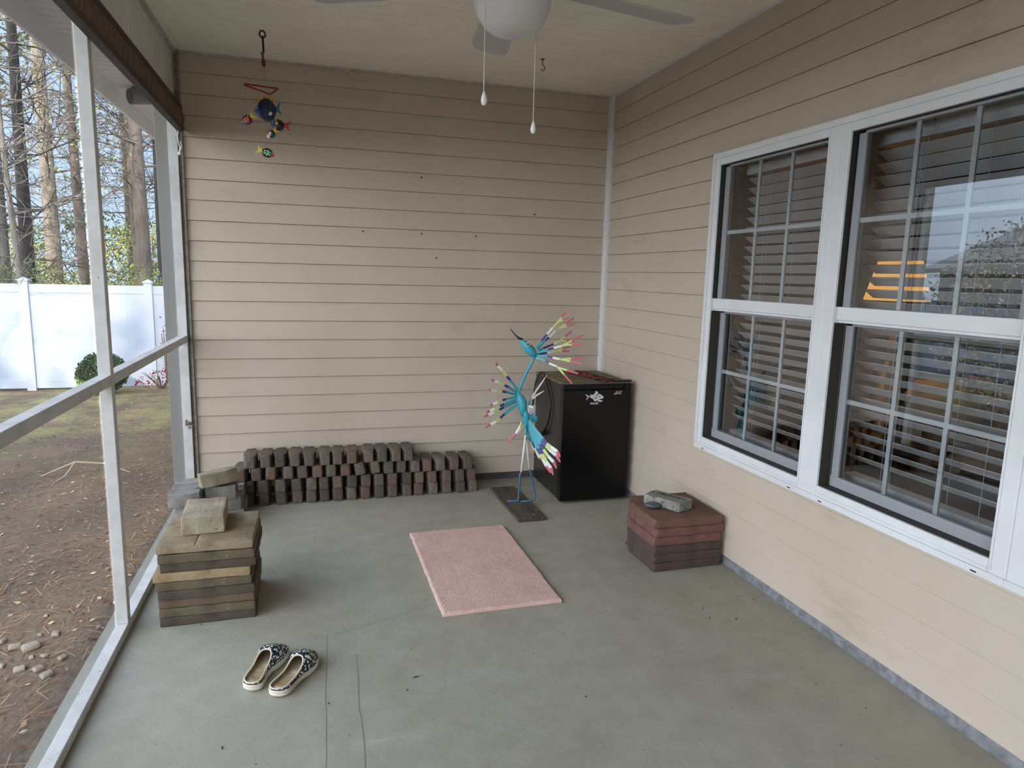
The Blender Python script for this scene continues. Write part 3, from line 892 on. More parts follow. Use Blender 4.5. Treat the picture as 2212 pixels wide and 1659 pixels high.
# ------------------------------------------------------------------ mini fridge
def fridge():
    x0, x1 = -0.552, -0.058; yf, yb = -0.66, -0.075; H = 0.826
    root = empty('mini_fridge', ((x0 + x1) / 2, (yf + yb) / 2, 0.0))
    tag(root, 'black mini fridge with fish skeleton sticker standing in the corner', 'fridge')
    T = Matrix.Translation((-(x0 + x1) / 2, -(yf + yb) / 2, 0))
    def part(nm, b, mat, bevel=0.0, par=None, smooth=False, label=None):
        o = b.build(nm, mat, par or root, bevel=bevel, smooth=smooth, label=label)
        if par is None: o.matrix_parent_inverse = T
        return o
    side = M('fridge_side_black', (26, 26, 25), 0.32, var=(34, 32, 29), vscale=6)
    front = M('fridge_door_black', (9, 9, 10), 0.30, spec=0.3)
    grime = M('grimy_top', (110, 104, 80), 0.7, var=(84, 78, 58), vscale=7, speck=((134, 128, 104), 25, 0.55, 0.7))
    dy = yf + 0.055
    part('cabinet', MB().box(x0 + 0.004, x1 - 0.004, dy + 0.005, yb, 0.022, H - 0.006), side, 0.004)
    part('top_panel', MB().box(x0, x1, dy + 0.002, yb, H - 0.0058, H + 0.006), grime, 0.003, label='dusty olive top panel')
    d = MB()
    d.box(x0, x1, yf, dy, 0.02, H - 0.040)
    d.box(x0, x1, yf + 0.012, dy, H - 0.039, H + 0.002)
    d.box(x0, x0 + 0.012, yf + 0.001, yf + 0.012, H - 0.039, H + 0.002)
    d.box(x1 - 0.045, x1, yf + 0.001, yf + 0.012, H - 0.039, H + 0.002)
    door = part('door', d, front, 0.003)
    door.matrix_parent_inverse = T
    MB().box(x0 + 0.001, x1 - 0.001, yf + 0.003, yf + 0.010, H + 0.0022, H + 0.005).build('edge_strip', M('grey_edge', (128, 128, 124), 0.4), door)
    part('hinge_cap', MB().box(x1 - 0.115, x1 + 0.010, yf + 0.012, yf + 0.05, H + 0.0065, H + 0.020), BLACK, 0.003)
    for (x, y) in ((x0 + 0.04, yf + 0.09), (x1 - 0.04, yf + 0.09), (x0 + 0.04, yb - 0.05), (x1 - 0.04, yb - 0.05)):
        part('foot', MB().lathe([(0.018, 0.0005), (0.018, 0.022)], 12, Matrix.Translation((x, y, 0))), BLACK)
    c = MB(); c.smooth = True
    c.tube([(x0 - 0.05, -0.18, 0.60), (x0 - 0.047, -0.185, 0.695), (x0 - 0.038, -0.188, 0.77), (x0 - 0.022, -0.19, 0.825), (x0 + 0.004, -0.20, 0.845), (x0 + 0.006, -0.24, 0.846), (x0 - 0.006, -0.30, 0.822), (x0 - 0.009, -0.345, 0.79), (x0 - 0.009, -0.39, 0.75), (x0 - 0.009, -0.435, 0.68), (x0 - 0.009, -0.445, 0.63), (x0 - 0.009, -0.43, 0.565), (x0 - 0.009, -0.385, 0.49), (x0 - 0.009, -0.355, 0.455)], 0.0058, 8)
    cord = part('power_cord', c, BLACK)
    p = MB(); p.tube([(x0 - 0.011, -0.36, 0.462), (x0 - 0.012, -0.325, 0.425)], [0.009, 0.014], 10); p.box(x0 - 0.03, x0 - 0.002, -0.343, -0.300, 0.408, 0.428)
    p.build('plug', BLACK, cord)
    # sticker: fish skeleton
    st = M('sticker_white', (214, 214, 220), 0.5); gr = M('sticker_grey', (120, 120, 130), 0.5)
    def P(u, v): return (-0.330 + (u - 560) * 0.0001475, 0.7375 - (v - 440) * 0.000148)
    s = MB()
    def poly(pts, mi=0, dep=0.0006):
        q = [P(*a) for a in pts]; s.cur = mi
        s.add([(x, yf - dep, z) for x, z in q], [tuple(range(len(q)))])
    poly([(105, 310), (180, 320), (255, 355), (320, 395), (345, 410), (320, 432), (230, 415), (170, 370)])
    poly([(345, 410), (250, 480), (215, 550), (190, 575), (178, 545), (195, 490), (235, 425), (300, 395)])
    poly([(330, 412), (520, 310), (600, 240), (625, 155), (690, 180), (755, 245), (735, 290), (700, 375), (690, 560), (720, 600), (620, 645), (580, 640), (520, 540), (400, 470)])
    poly([(700, 390), (760, 310), (830, 305), (920, 350), (1000, 425), (1045, 455), (980, 515), (900, 525), (820, 545), (730, 600), (690, 560)])
    poly([(720, 600), (820, 565), (905, 600), (960, 585), (990, 610), (930, 665), (880, 670), (770, 645)])
    poly([(360, 315), (420, 305), (435, 345), (385, 360), (358, 350)])
    poly([(785, 355), (895, 440), (810, 435)], 1, 0.0012)
    for k in range(5):
        x = 520 + 38 * k
        poly([(x, 430), (x + 22, 425), (x + 14, 500 + 12 * k), (x - 4, 490 + 10 * k)], 2, 0.0011)
        poly([(x + 20, 300), (x + 40, 292), (x + 20, 355), (x, 362)], 2, 0.0011)
    poly([(700, 300), (716, 305), (690, 545), (672, 545), (676, 420)], 1, 0.0011)
    s.build('fish_sticker', [st, BLACK, gr], door)
    Mx = Matrix.Translation((P(590, 735)[0], yf - 0.0004, P(590, 735)[1])) @ Matrix.Rotation(radians(90), 4, 'X')
    text('sticker_lettering', 'Salt Life', 0.0185, st, door, Mx, 0.0003, 0.0, 0.0009)
    lg = M('logo_silver', (170, 172, 176), 0.4)
    x, z = P(1790, 235)
    text('logo_lettering', 'Arctic', 0.0150, lg, door, Matrix.Translation((x + 0.002, yf - 0.0004, z + 0.001)) @ Matrix.Rotation(radians(90), 4, 'X') @ Matrix.Rotation(radians(9), 4, 'Z'), 0.0003, 0.3, 0.0005)
    text('logo_lettering', 'King', 0.0125, lg, door, Matrix.Translation((x + 0.006, yf - 0.0004, z - 0.0105)) @ Matrix.Rotation(radians(90), 4, 'X') @ Matrix.Rotation(radians(3), 4, 'Z'), 0.0003, 0.3, 0.0005)
    k = MB()
    for pts in (((-0.040, -0.017), (-0.030, -0.004), (-0.027, -0.006), (-0.035, -0.018)), ((-0.030, -0.017), (-0.019, 0.010), (-0.016, 0.006), (-0.020, -0.017)), ((-0.020, -0.012), (-0.013, 0.0), (-0.011, -0.008), (-0.014, -0.016))):
        k.add([(x + a, yf - 0.0006, z + c_) for a, c_ in pts], [(0, 1, 2, 3)])
    k.build('logo_peak', lg, door)
fridge()

def cloth():
    b = MB(); b.smooth = True
    n, m_ = 40, 14
    pts = [(-0.335, -0.215), (-0.29, -0.285), (-0.26, -0.37), (-0.245, -0.48), (-0.215, -0.60), (-0.19, -0.645)]
    vs = []
    random.seed(8)
    for i in range(n):
        t = i / (n - 1) * (len(pts) - 1); k = min(int(t), len(pts) - 2); f = t - k
        cx = pts[k][0] * (1 - f) + pts[k + 1][0] * f; cy = pts[k][1] * (1 - f) + pts[k + 1][1] * f
        for j in range(m_):
            s = j / (m_ - 1) - 0.5
            w = 0.10 * (0.6 + 0.4 * noise.noise((i * 0.15, 3, 0)))
            nz = noise.noise((i * 0.30, s * 5, 1.0)); nz2 = noise.noise((i * 0.7, s * 9, 4.0))
            z = 0.8345 + max(0.0, 0.020 * (1 - (2 * s) ** 2) + 0.020 * nz + 0.010 * nz2)
            vs.append((cx + s * w + 0.012 * nz2, cy + s * 0.03 + 0.012 * nz, z))
    fs = [(i * m_ + j, i * m_ + j + 1, (i + 1) * m_ + j + 1, (i + 1) * m_ + j) for i in range(n - 1) for j in range(m_ - 1)]
    b.add(vs, fs)
    o = b.build('cloth', M('dark_red_cloth', (108, 46, 50), 0.9, var=(80, 32, 36), vscale=18, bump=0.4, bscale=80))
    md = o.modifiers.new('thick', 'SOLIDIFY'); md.thickness = 0.002; md.offset = 1
    tag(o, 'crumpled dark red cloth lying on top of the black mini fridge', 'cloth')
cloth()
# ------------------------------------------------------------------ painted metal bird
# points are (sideways, depth, height) in the bird's own frame, metres
BIRD = {"crest":[[[0.093,-0.004,1.071],[0.125,-0.006,1.117],[0.158,-0.008,1.162],[0.192,-0.012,1.206],[0.226,-0.016,1.245],[0.274,-0.022,1.311],[0.297,-0.025,1.274]],[[0.1,0.016,1.06],[0.151,0.022,1.118],[0.175,0.03,1.14],[0.212,0.036,1.181],[0.239,0.043,1.2],[0.333,0.049,1.268],[0.346,0.027,1.237]],[[0.109,0.035,1.047],[0.14,0.053,1.065],[0.21,0.086,1.091],[0.23,0.094,1.103],[0.252,0.101,1.114],[0.329,0.13,1.174],[0.352,0.126,1.11]],[[0.099,-0.024,1.044],[0.167,-0.059,1.069],[0.201,-0.073,1.081],[0.247,-0.099,1.098],[0.259,-0.11,1.106],[0.372,-0.17,1.177],[0.373,-0.18,1.119]],[[0.103,0.016,1.031],[0.121,0.035,1.03],[0.166,0.051,1.034],[0.211,0.066,1.044],[0.23,0.074,1.048],[0.323,0.101,1.077],[0.314,0.102,1.043]],[[0.099,-0.034,1.025],[0.163,-0.069,1.027],[0.196,-0.082,1.02],[0.238,-0.108,1.015],[0.249,-0.109,1.014],[0.382,-0.182,1.038],[0.373,-0.18,0.997]],[[0.091,-0.023,1.011],[0.151,-0.058,0.996],[0.174,-0.07,0.982],[0.22,-0.095,0.967],[0.23,-0.097,0.96],[0.353,-0.166,0.933],[0.317,-0.17,0.869]]],"wing":[[[-0.018,0.0,0.787],[-0.073,-0.04,0.862],[-0.095,-0.05,0.888],[-0.128,-0.071,0.932],[-0.155,-0.083,0.959],[-0.167,-0.093,0.983]],[[-0.024,0.0,0.773],[-0.082,-0.05,0.816],[-0.109,-0.061,0.831],[-0.147,-0.082,0.853],[-0.174,-0.094,0.862],[-0.193,-0.105,0.872]],[[-0.026,0.0,0.759],[-0.098,-0.05,0.783],[-0.122,-0.061,0.789],[-0.16,-0.083,0.796],[-0.194,-0.105,0.803],[-0.217,-0.107,0.805]],[[-0.028,0.0,0.745],[-0.097,-0.05,0.736],[-0.121,-0.061,0.731],[-0.153,-0.083,0.723],[-0.182,-0.094,0.709],[-0.195,-0.105,0.7]],[[-0.028,0.0,0.73],[-0.107,-0.051,0.703],[-0.136,-0.062,0.693],[-0.171,-0.084,0.68],[-0.2,-0.096,0.665],[-0.222,-0.107,0.656]],[[-0.027,0.01,0.711],[-0.109,-0.031,0.679],[-0.139,-0.042,0.664],[-0.173,-0.064,0.651],[-0.208,-0.076,0.636],[-0.238,-0.089,0.623]],[[-0.02,-0.01,0.696],[-0.104,-0.061,0.64],[-0.132,-0.072,0.614],[-0.161,-0.093,0.595],[-0.193,-0.105,0.579],[-0.225,-0.118,0.556]]],"far_wing":[[[0.05,0.019,0.688],[0.062,0.028,0.709],[0.075,0.037,0.736],[0.088,0.047,0.76],[0.129,0.064,0.82],[0.164,0.071,0.873]],[[0.052,0.008,0.692],[0.061,0.018,0.708],[0.075,0.027,0.727],[0.094,0.026,0.746],[0.119,0.035,0.762],[0.148,0.042,0.779]],[[0.041,-0.021,0.701],[0.047,-0.021,0.695],[0.052,-0.032,0.694],[0.058,-0.032,0.691],[0.071,-0.042,0.687],[0.086,-0.053,0.682]]],"low":[[[0.047,0.019,0.637],[0.028,0.019,0.608],[0.01,0.03,0.571],[-0.0,0.04,0.54],[-0.027,0.05,0.485],[-0.09,0.06,0.419]],[[0.089,0.027,0.63],[0.054,0.038,0.587],[0.03,0.049,0.544],[0.006,0.06,0.518],[-0.021,0.07,0.48],[-0.073,0.08,0.413]]],"tail":[[[0.078,-0.033,0.566],[0.15,-0.088,0.487],[0.175,-0.1,0.459],[0.203,-0.113,0.44],[0.241,-0.138,0.418],[0.262,-0.151,0.385]],[[0.073,-0.023,0.56],[0.14,-0.067,0.466],[0.17,-0.09,0.441],[0.195,-0.102,0.417],[0.237,-0.117,0.387],[0.264,-0.141,0.348]],[[0.067,-0.022,0.556],[0.135,-0.067,0.446],[0.156,-0.078,0.414],[0.187,-0.102,0.375],[0.222,-0.116,0.341],[0.242,-0.128,0.301]],[[0.064,-0.012,0.549],[0.128,-0.056,0.415],[0.152,-0.068,0.381],[0.178,-0.091,0.334],[0.207,-0.104,0.297],[0.224,-0.116,0.252]],[[0.061,-0.002,0.543],[0.114,-0.035,0.409],[0.138,-0.047,0.373],[0.156,-0.058,0.339],[0.18,-0.071,0.301],[0.21,-0.084,0.256]],[[0.057,0.008,0.537],[0.087,0.007,0.442],[0.104,0.006,0.402],[0.12,-0.005,0.37],[0.137,-0.007,0.338],[0.147,-0.008,0.327]],[[0.055,0.018,0.522],[0.068,0.028,0.46],[0.078,0.027,0.441],[0.091,0.027,0.413],[0.101,0.026,0.385],[0.11,0.025,0.369]]],"neck":[[0.086,-0.003,1.02],[0.067,-0.002,0.976],[0.036,-0.001,0.914],[0.013,-0.0,0.858],[-0.003,0.0,0.816],[-0.015,0.0,0.774],[-0.021,0.0,0.734]],"beak":[[-0.08,-0.0,1.19],[-0.05,0.0,1.156],[-0.025,0.0,1.133],[0.001,-0.0,1.124]],"head":[[-0.01,0.0,1.121],[0.009,-0.0,1.103],[0.028,-0.001,1.08],[0.051,-0.001,1.058],[0.073,-0.003,1.035],[0.094,-0.004,1.02]],"eye":[[0.038,-0.031,1.098]],"body":[[-0.018,0.0,0.774],[-0.001,0.0,0.74],[0.011,-0.0,0.701],[0.015,-0.0,0.662],[0.021,-0.0,0.612]],"bodyb":[[0.038,-0.001,0.629],[0.037,-0.001,0.584],[0.035,-0.001,0.544]],"leg":[[0.04,-0.001,0.57],[0.04,-0.001,0.507],[0.039,-0.001,0.491],[0.016,-0.0,0.236],[0.009,-0.0,0.212],[0.004,-0.0,0.056],[0.0,-0.0,0.031],[-0.011,0.0,0.01],[-0.043,0.0,0.005],[-0.071,0.0,0.013]],"leg2":[[0.044,0.009,0.46],[0.057,0.018,0.354],[0.072,0.028,0.248],[0.08,0.027,0.222],[0.105,0.026,0.112],[0.117,0.025,0.063],[0.112,0.025,0.038],[0.096,0.016,0.028],[0.02,-0.0,0.024]],"disk":[[0.092,0.006,0.594]]}
def bird():
    root = empty('bird_sculpture', (-0.835, -0.62, 0.0), atan2(-0.2815, 0.9592))
    tag(root, 'turquoise painted metal bird sculpture with striped forked feathers beside the fridge', 'sculpture')
    tq = M('turquoise_paint', (62, 168, 184), 0.4, var=(54, 152, 172), vscale=10)
    nv = M('navy_paint', (44, 46, 128), 0.4); whp = M('white_paint', (226, 228, 226), 0.45); lm = M('lime_paint', (196, 210, 132), 0.45)
    pk = M('pink_paint', (196, 88, 108), 0.45); bk = M('beak_black', (24, 40, 48), 0.4); blu = M('steel_blue_paint', (56, 104, 138), 0.4)
    MATS = [tq, nv, whp, lm, pk]
    def V3(p): return Vector(p)
    def strip(b, pts, w0, w1, th=0.0016, side=(0, 1, 0)):
        """flat bar lying in the plane whose normal is side"""
        pts = [V3(p) for p in pts]; n = len(pts); vs = []
        for i, p in enumerate(pts):
            t = (pts[min(i + 1, n - 1)] - pts[max(i - 1, 0)]).normalized()
            a = t.cross(Vector(side)); a.normalize()
            nn = a.cross(t)
            w = w0 + (w1 - w0) * i / max(1, n - 1)
            vs += [p - a * w - nn * th, p + a * w - nn * th, p + a * w + nn * th, p - a * w + nn * th]
        fs = []
        for i in range(n - 1):
            for k in range(4):
                fs.append((4 * i + k, 4 * i + (k + 1) % 4, 4 * i + 4 + (k + 1) % 4, 4 * i + 4 + k))
        fs += [(3, 2, 1, 0), (4 * n - 4, 4 * n - 3, 4 * n - 2, 4 * n - 1)]
        b.add(vs, fs)
    def bars(b, f, cols, w0, w1, tip=True, side=(0, 1, 0)):
        n = len(f) - 1
        for i in range(n):
            a = w0 + (w1 - w0) * i / n; c = w0 + (w1 - w0) * (i + 1) / n
            b.mat(cols[i])
            if i == n - 1 and tip: strip(b, [f[i], f[i + 1]], c, c * 0.35, side=side)
            else: strip(b, [f[i], f[i + 1]], a, c, side=side)
    # head, beak, eye
    hd = MB(); hd.smooth = True
    hd.tube([V3(p) for p in BIRD['head']], [0.007, 0.021, 0.029, 0.032, 0.027, 0.012], 16)
    head = hd.build('head', tq, root)
    b = MB(); b.smooth = True
    b.tube([V3(p) for p in BIRD['beak']], [0.0028, 0.0045, 0.007, 0.009], 8)
    b.build('beak', bk, head)
    e = MB(); e.smooth = True
    c = BIRD['eye'][0]
    e.ell((c[0], c[1] + 0.004, c[2]), (0.0135, 0.007, 0.0135), 14, 8)
    e.mat(1).ell((c[0] - 0.002, c[1] - 0.0015, c[2]), (0.008, 0.004, 0.008), 12, 8)
    e.build('eye', [M('eye_cream', (214, 208, 178), 0.4), BLACK], head)
    for f in BIRD['crest']:
        b = MB()
        bars(b, f[:5], (0, 1, 2, 3), 0.0062, 0.0060, False)
        b.mat(3); mid1 = V3(f[4]).lerp(V3(f[5]), 0.45); mid2 = V3(f[4]).lerp(V3(f[6]), 0.45)
        strip(b, [f[4], mid1], 0.0055, 0.0055); strip(b, [f[4], mid2], 0.0055, 0.0055)
        b.mat(4); strip(b, [mid1, f[5]], 0.0055, 0.0045); strip(b, [mid2, f[6]], 0.0055, 0.0045)
        b.build('crest_feather', MATS, head)
    nk = MB(); nk.smooth = True
    nk.tube([V3(p) for p in BIRD['neck']], [0.0095] * 7, 10)
    nk.build('neck', tq, root)
    # body: a hollow leaf of two plates
    bd = MB(); bd.smooth = True
    pts = [V3(p) for p in BIRD['body']]
    bd.tube(pts, [0.008, 0.030, 0.036, 0.032, 0.012], 16, flat=(0.85, 0.9, (0, 1, 0)))
    body = bd.build('body', tq, root)
    b2 = MB(); b2.smooth = True
    b2.tube([V3(p) for p in ((0.02, 0, 0.66), (0.040, 0, 0.62), (0.042, 0, 0.58), (0.04, 0, 0.535))], [0.02, 0.022, 0.017, 0.012], 12)
    b2.build('hip', tq, body)
    b3 = MB(); b3.smooth = True
    c = BIRD['disk'][0]
    b3.tube([(c[0] + 0.004, c[1] - 0.008, c[2] + 0.002), (c[0] + 0.004, c[1] + 0.008, c[2] + 0.002)], 0.022, 18)
    b3.tube([(c[0] - 0.045, c[1], c[2] + 0.03), (c[0], c[1], c[2])], 0.012, 10)
    b3.build('shoulder_disk', tq, body)
    for f in BIRD['wing']:
        b = MB(); bars(b, f, (0, 1, 3, 2, 4), 0.0075, 0.0082)
        b.build('wing_feather', MATS, root)
    for f in BIRD['far_wing']:
        b = MB(); bars(b, f, (0, 0, 2, 2, 2), 0.004, 0.0058); b.mat(4)
        strip(b, [V3(f[-1]) * 1.0, V3(f[-1]) + (V3(f[-1]) - V3(f[-2])) * 0.25], 0.0058, 0.004)
        b.build('wing_feather', MATS, root)
    for f in BIRD['low']:
        b = MB(); bars(b, f, (0, 0, 3, 2, 4), 0.0055, 0.006, side=(0.6, 0.8, 0))
        b.build('wing_feather', MATS, root)
    for f in BIRD['tail']:
        b = MB()
        p0 = V3((0.05, 0.0, 0.60)); q = V3(f[0])
        b.mat(0); strip(b, [p0, q], 0.004, 0.0075)
        bars(b, f, (0, 1, 3, 2, 4), 0.0075, 0.0115)
        b.build('tail_feather', MATS, root)
    def leg(pts, i_w, i_b, w):
        b = MB()
        pts = [V3((p[0], p[1], max(p[2], 0.0285))) for p in pts]
        b.mat(0); b.smooth = True
        b.tube(pts[:i_w + 1], w, 8); b.mat(1); b.tube(pts[i_w:i_b + 1], w, 8); b.mat(2); b.tube(pts[i_b:], w, 8)
        b.build('leg', [tq, whp, blu], root)
    leg(BIRD['leg'], 2, 3, 0.0072)
    leg([(0.042, 0.004, 0.53)] + BIRD['leg2'], 1, 3, 0.0062)
bird()

b = MB(); b.rbox(0.0925, 0.335, 0.0105, 0.003, 7, 0.0016, 9, 4)
o = b.build('wood_board', M('weathered_board', (92, 80, 66), 0.9, var=(62, 54, 46), vscale=5, stretch=(6, 0.6, 6), bump=0.6, bscale=16, speck=((128, 118, 100), 14, 0.62, 0.75)), loc=(-0.841, -0.595, 0.0108), rot=(0, 0, radians(1.2)))
tag(o, 'weathered wooden board under the feet of the bird sculpture', 'board')

# ------------------------------------------------------------------ rug
def rug():
    m, nt, bs = newmat('pink_pile')
    n1 = noise_fac(nt, 300, 3, 0.3, 0.7)
    n2 = noise_fac(nt, 7, 5, 0.35, 0.65)
    c = mixrgb(nt, n2, lin((230, 200, 188)), lin((219, 188, 176)))
    c = mixrgb(nt, n1, mixrgb(nt, 0.55, c, lin((140, 100, 94))), c)
    st = noise_fac(nt, 9, 5, 0.62, 0.78)
    c = mixrgb(nt, st, c, mixrgb(nt, 0.4, c, lin((168, 128, 100))))
    nt.links.new(c, bs.inputs['Base Color']); bs.inputs['Roughness'].default_value = 1.0
    bs.inputs['Specular IOR Level'].default_value = 0.05
    b = MB()
    hx, hy = 0.289, 0.503
    nx, ny = 190, 330
    vs = []; fs = []
    for j in range(ny + 1):
        for i in range(nx + 1):
            x = -hx + 2 * hx * i / nx; y = -hy + 2 * hy * j / ny
            e = min(hx - abs(x), hy - abs(y))
            h = 0.011 + 0.009 * min(1, max(0, e / 0.012)) ** 0.5
            nz = noise.noise((x * 210, y * 210, 0)) * 0.0030 + noise.noise((x * 26, y * 26, 5)) * 0.0012
            jx = noise.noise((x * 20, y * 20, 9)) * 0.003
            vs.append((x + jx, y + jx * 0.6, h + nz))
    W = nx + 1
    fs = [(j * W + i, j * W + i + 1, (j + 1) * W + i + 1, (j + 1) * W + i) for j in range(ny) for i in range(nx)]
    base = len(vs)
    ring = [i for i in range(W)] + [j * W + nx for j in range(1, ny + 1)] + [ny * W + i for i in range(nx - 1, -1, -1)] + [j * W for j in range(ny - 1, 0, -1)]
    for r in ring: vs.append((vs[r][0] * 0.995, vs[r][1] * 0.997, 0.001))
    n = len(ring)
    fs += [(ring[(k + 1) % n], ring[k], base + k, base + (k + 1) % n) for k in range(n)]
    b.add(vs, fs)
    o = b.build('rug', m, smooth=True, loc=(-1.322, -1.488, 0.0), rot=(0, 0, radians(0.6)))
    tag(o, 'pink shaggy bath rug lying on the concrete floor', 'rug')
    MB().box(-hx + 0.004, hx - 0.004, -hy + 0.004, hy - 0.004, 0.0004, 0.009).build('rug_backing', M('rug_backing', (60, 50, 48), 0.95), o)
rug()

# ------------------------------------------------------------------ clogs
def clog_mats():
    m, nt, bs = newmat('navy_dotted_foam')
    tc = nt.nodes.new('ShaderNodeTexCoord')
    vo = nt.nodes.new('ShaderNodeTexVoronoi'); vo.inputs['Scale'].default_value = 92; vo.inputs['Randomness'].default_value = 0.75
    nt.links.new(tc.outputs['Object'], vo.inputs['Vector'])
    mr = nt.nodes.new('ShaderNodeMapRange'); mr.inputs[1].default_value = 0.36; mr.inputs[2].default_value = 0.42
    nt.links.new(vo.outputs['Distance'], mr.inputs[0])
    col = mixrgb(nt, mr.outputs[0], lin((224, 224, 220)), lin((22, 24, 42)))
    nt.links.new(col, bs.inputs['Base Color']); bs.inputs['Roughness'].default_value = 0.4
    return m
CL_NAVY = clog_mats()
CL_WHITE = M('clog_white_foam', (226, 222, 208), 0.55, var=(200, 188, 160), vscale=14)
CL_IN = M('clog_inner', (206, 196, 170), 0.7, var=(150, 128, 92), vscale=16)
CL_PLAIN = M('clog_navy_band', (24, 26, 42), 0.4)
def clog(loc, ang, left, label):
    """toe along local +y, heel at 0"""
    root = empty('clog', (loc[0], loc[1], 0.0), ang)
    tag(root, label, 'clog', 'pair of clogs on the floor')
    Ln = 0.272
    s_ = -1 if left else 1
    def half(t):      # (left offset, right offset) of the outline
        w = 0.037 + 0.015 * math.exp(-((t - 0.74) / 0.24) ** 2) - 0.004 * math.exp(-((t - 0.40) / 0.15) ** 2)
        cap = 1.0
        if t < 0.12: cap = sqrt(max(0.0, 1 - ((0.12 - t) / 0.12) ** 2))
        if t > 0.80: cap = max(0.0, 1 - ((t - 0.80) / 0.20) ** 2.6) ** 0.45
        sh = s_ * 0.010 * sin(pi * t) - s_ * 0.006 * max(0, t - 0.7)
        return w * cap, sh
    N = 36
    ts = sorted([0.5 - 0.5 * cos(pi * i / N) for i in range(N + 1)] + [0.5 + 0.0999 * sin(pi / 2 * k / 10) for k in range(1, 11)])
    N = len(ts) - 1
    # sole
    sole = MB(); sole.smooth = True
    lev = [(0.0005, 0.93), (0.006, 1.0), (0.014, 1.015), (0.016, 0.995), (0.018, 1.02), (0.027, 1.02)]
    ring = []
    for t in ts[1:-1]:
        w, sh = half(t); ring.append((sh + w, t * Ln))
    for t in reversed(ts[1:-1]):
        w, sh = half(t); ring.append((sh - w, t * Ln))
    n = len(ring); vs = []; fs = []
    cx, cy = 0.0, Ln / 2
    for z, k in lev:
        for (x, y) in ring:
            t = y / Ln
            lift = 0.010 * max(0, (t - 0.75) / 0.25) ** 2 + 0.004 * max(0, (0.12 - t) / 0.12)
            arch = 0.007 * math.exp(-((t - 0.42) / 0.10) ** 2) if z < 0.005 else 0
            vs.append((x * k, cy + (y - cy) * (1 + (k - 1) * 0.6), z + (lift if z > 0.001 else lift) + arch))
    for i in range(len(lev) - 1):
        for k in range(n):
            fs.append((i * n + k, i * n + (k + 1) % n, (i + 1) * n + (k + 1) % n, (i + 1) * n + k))
    fs.append(tuple(range(n - 1, -1, -1))); fs.append(tuple((len(lev) - 1) * n + k for k in range(n)))
    sole.add(vs, fs)
    sole.build('sole', CL_WHITE, root)
    # upper shell with the foot opening
    def height(t):
        h = 0.040 + 0.014 * t
        h += 0.030 * math.exp(-((t - 0.64) / 0.18) ** 2)
        if t > 0.76: h *= sqrt(max(0.02, 1 - ((t - 0.76) / 0.24) ** 2)) * 0.75 + 0.25 * (1 - ((t - 0.76) / 0.24) ** 3)
        return h
    def opening(t):
        if t >= 0.60: return 0.0
        f = sqrt(max(0, 1 - ((0.60 - t - 0.30) / 0.30) ** 2)) if t > 0.30 else 1.0
        return f
    K = 12
    up = MB(); up.smooth = True
    rim = [[], []]
    for sgn in (1, -1):
        vs = []
        for t in ts:
            w, sh = half(t); h = height(t)
            o_ = opening(t) * 0.80
            for k in range(K + 1):
                a_end = math.acos(min(0.995, o_)) if o_ > 0 else pi / 2
                a = a_end * k / K
                x = w * (cos(a) ** 0.75 if cos(a) > 0 else 0.0); z = 0.024 + (h - 0.024 + 0.012) * (sin(a) ** 0.9) * (0.80 if o_ > 0 else 0.86)
                if o_ > 0.0: z = min(z, 0.024 + (h - 0.006) * sin(a))
                lift = 0.008 * max(0, (t - 0.75) / 0.25) ** 2
                vs.append((sh + sgn * x, t * Ln, z + lift))
            if o_ > 0: rim[0 if sgn > 0 else 1].append(vs[-1])
        fs = []
        for i in range(N):
            for k in range(K):
                q = (i * (K + 1) + k, (i + 1) * (K + 1) + k, (i + 1) * (K + 1) + k + 1, i * (K + 1) + k + 1)
                fs.append(q if sgn > 0 else q[::-1])
        up.add(vs, fs)
    uo = up.build('upper', [CL_NAVY, CL_IN], root)
    md = uo.modifiers.new('thick', 'SOLIDIFY'); md.thickness = 0.004; md.offset = -1; md.material_offset = 1; md.material_offset_rim = 1
    r = MB(); r.smooth = True
    path = rim[0][1:] + list(reversed(rim[1]))[0:-1] + [rim[0][0]]
    r.tube([Vector(p) + Vector((0, 0, 0.001)) for p in path] + [Vector(path[0]) + Vector((0, 0, 0.001))], 0.0030, 8)
    r.build('rim', CL_WHITE, uo)
    ins = MB(); vs = [(x * 0.95, cy + (y - cy) * 0.97, 0.0285 + 0.004 * max(0, (y / Ln - 0.75) / 0.25)) for x, y in ring]
    ins.add(vs, [tuple(range(n))])
    ins.build('footbed', CL_IN, root)
clog((-2.388, -2.368), -atan2(0.37, 0.93), True, 'navy clog with white flecks, the one nearer the screens')
clog((-2.302, -2.425), -atan2(0.47, 0.88), False, 'navy clog with white flecks, the one farther from the screens')

# ------------------------------------------------------------------ stacked square pavers
def ordinal(n): return ['first', 'second', 'third', 'fourth', 'fifth', 'sixth', 'seventh', 'eighth', 'ninth', 'tenth', 'eleventh', 'twelfth', 'thirteenth', 'fourteenth', 'fifteenth', 'sixteenth', 'seventeenth', 'eighteenth'][n - 1]
def pav(nm, c, v, s=None):
    return M(nm, c, 0.9, var=v, vscale=9, bump=0.7, bscale=70, bdist=0.004, speck=s)
G = [pav('tan_paver', (156, 141, 114), (124, 109, 86), ((168, 158, 134), 60, 0.66, 0.74)),
     pav('brown_grey_paver', (108, 96, 76), (80, 71, 56), ((156, 148, 130), 55, 0.68, 0.76)),
     pav('dark_grey_paver', (88, 80, 66), (62, 56, 46), ((146, 138, 122), 50, 0.70, 0.78)),
     pav('buff_paver', (166, 146, 112), (132, 112, 82), ((104, 78, 58), 16, 0.66, 0.76)),
     pav('reddish_grey_paver', (112, 92, 75), (88, 75, 61), ((130, 80, 64), 9, 0.60, 0.72))]
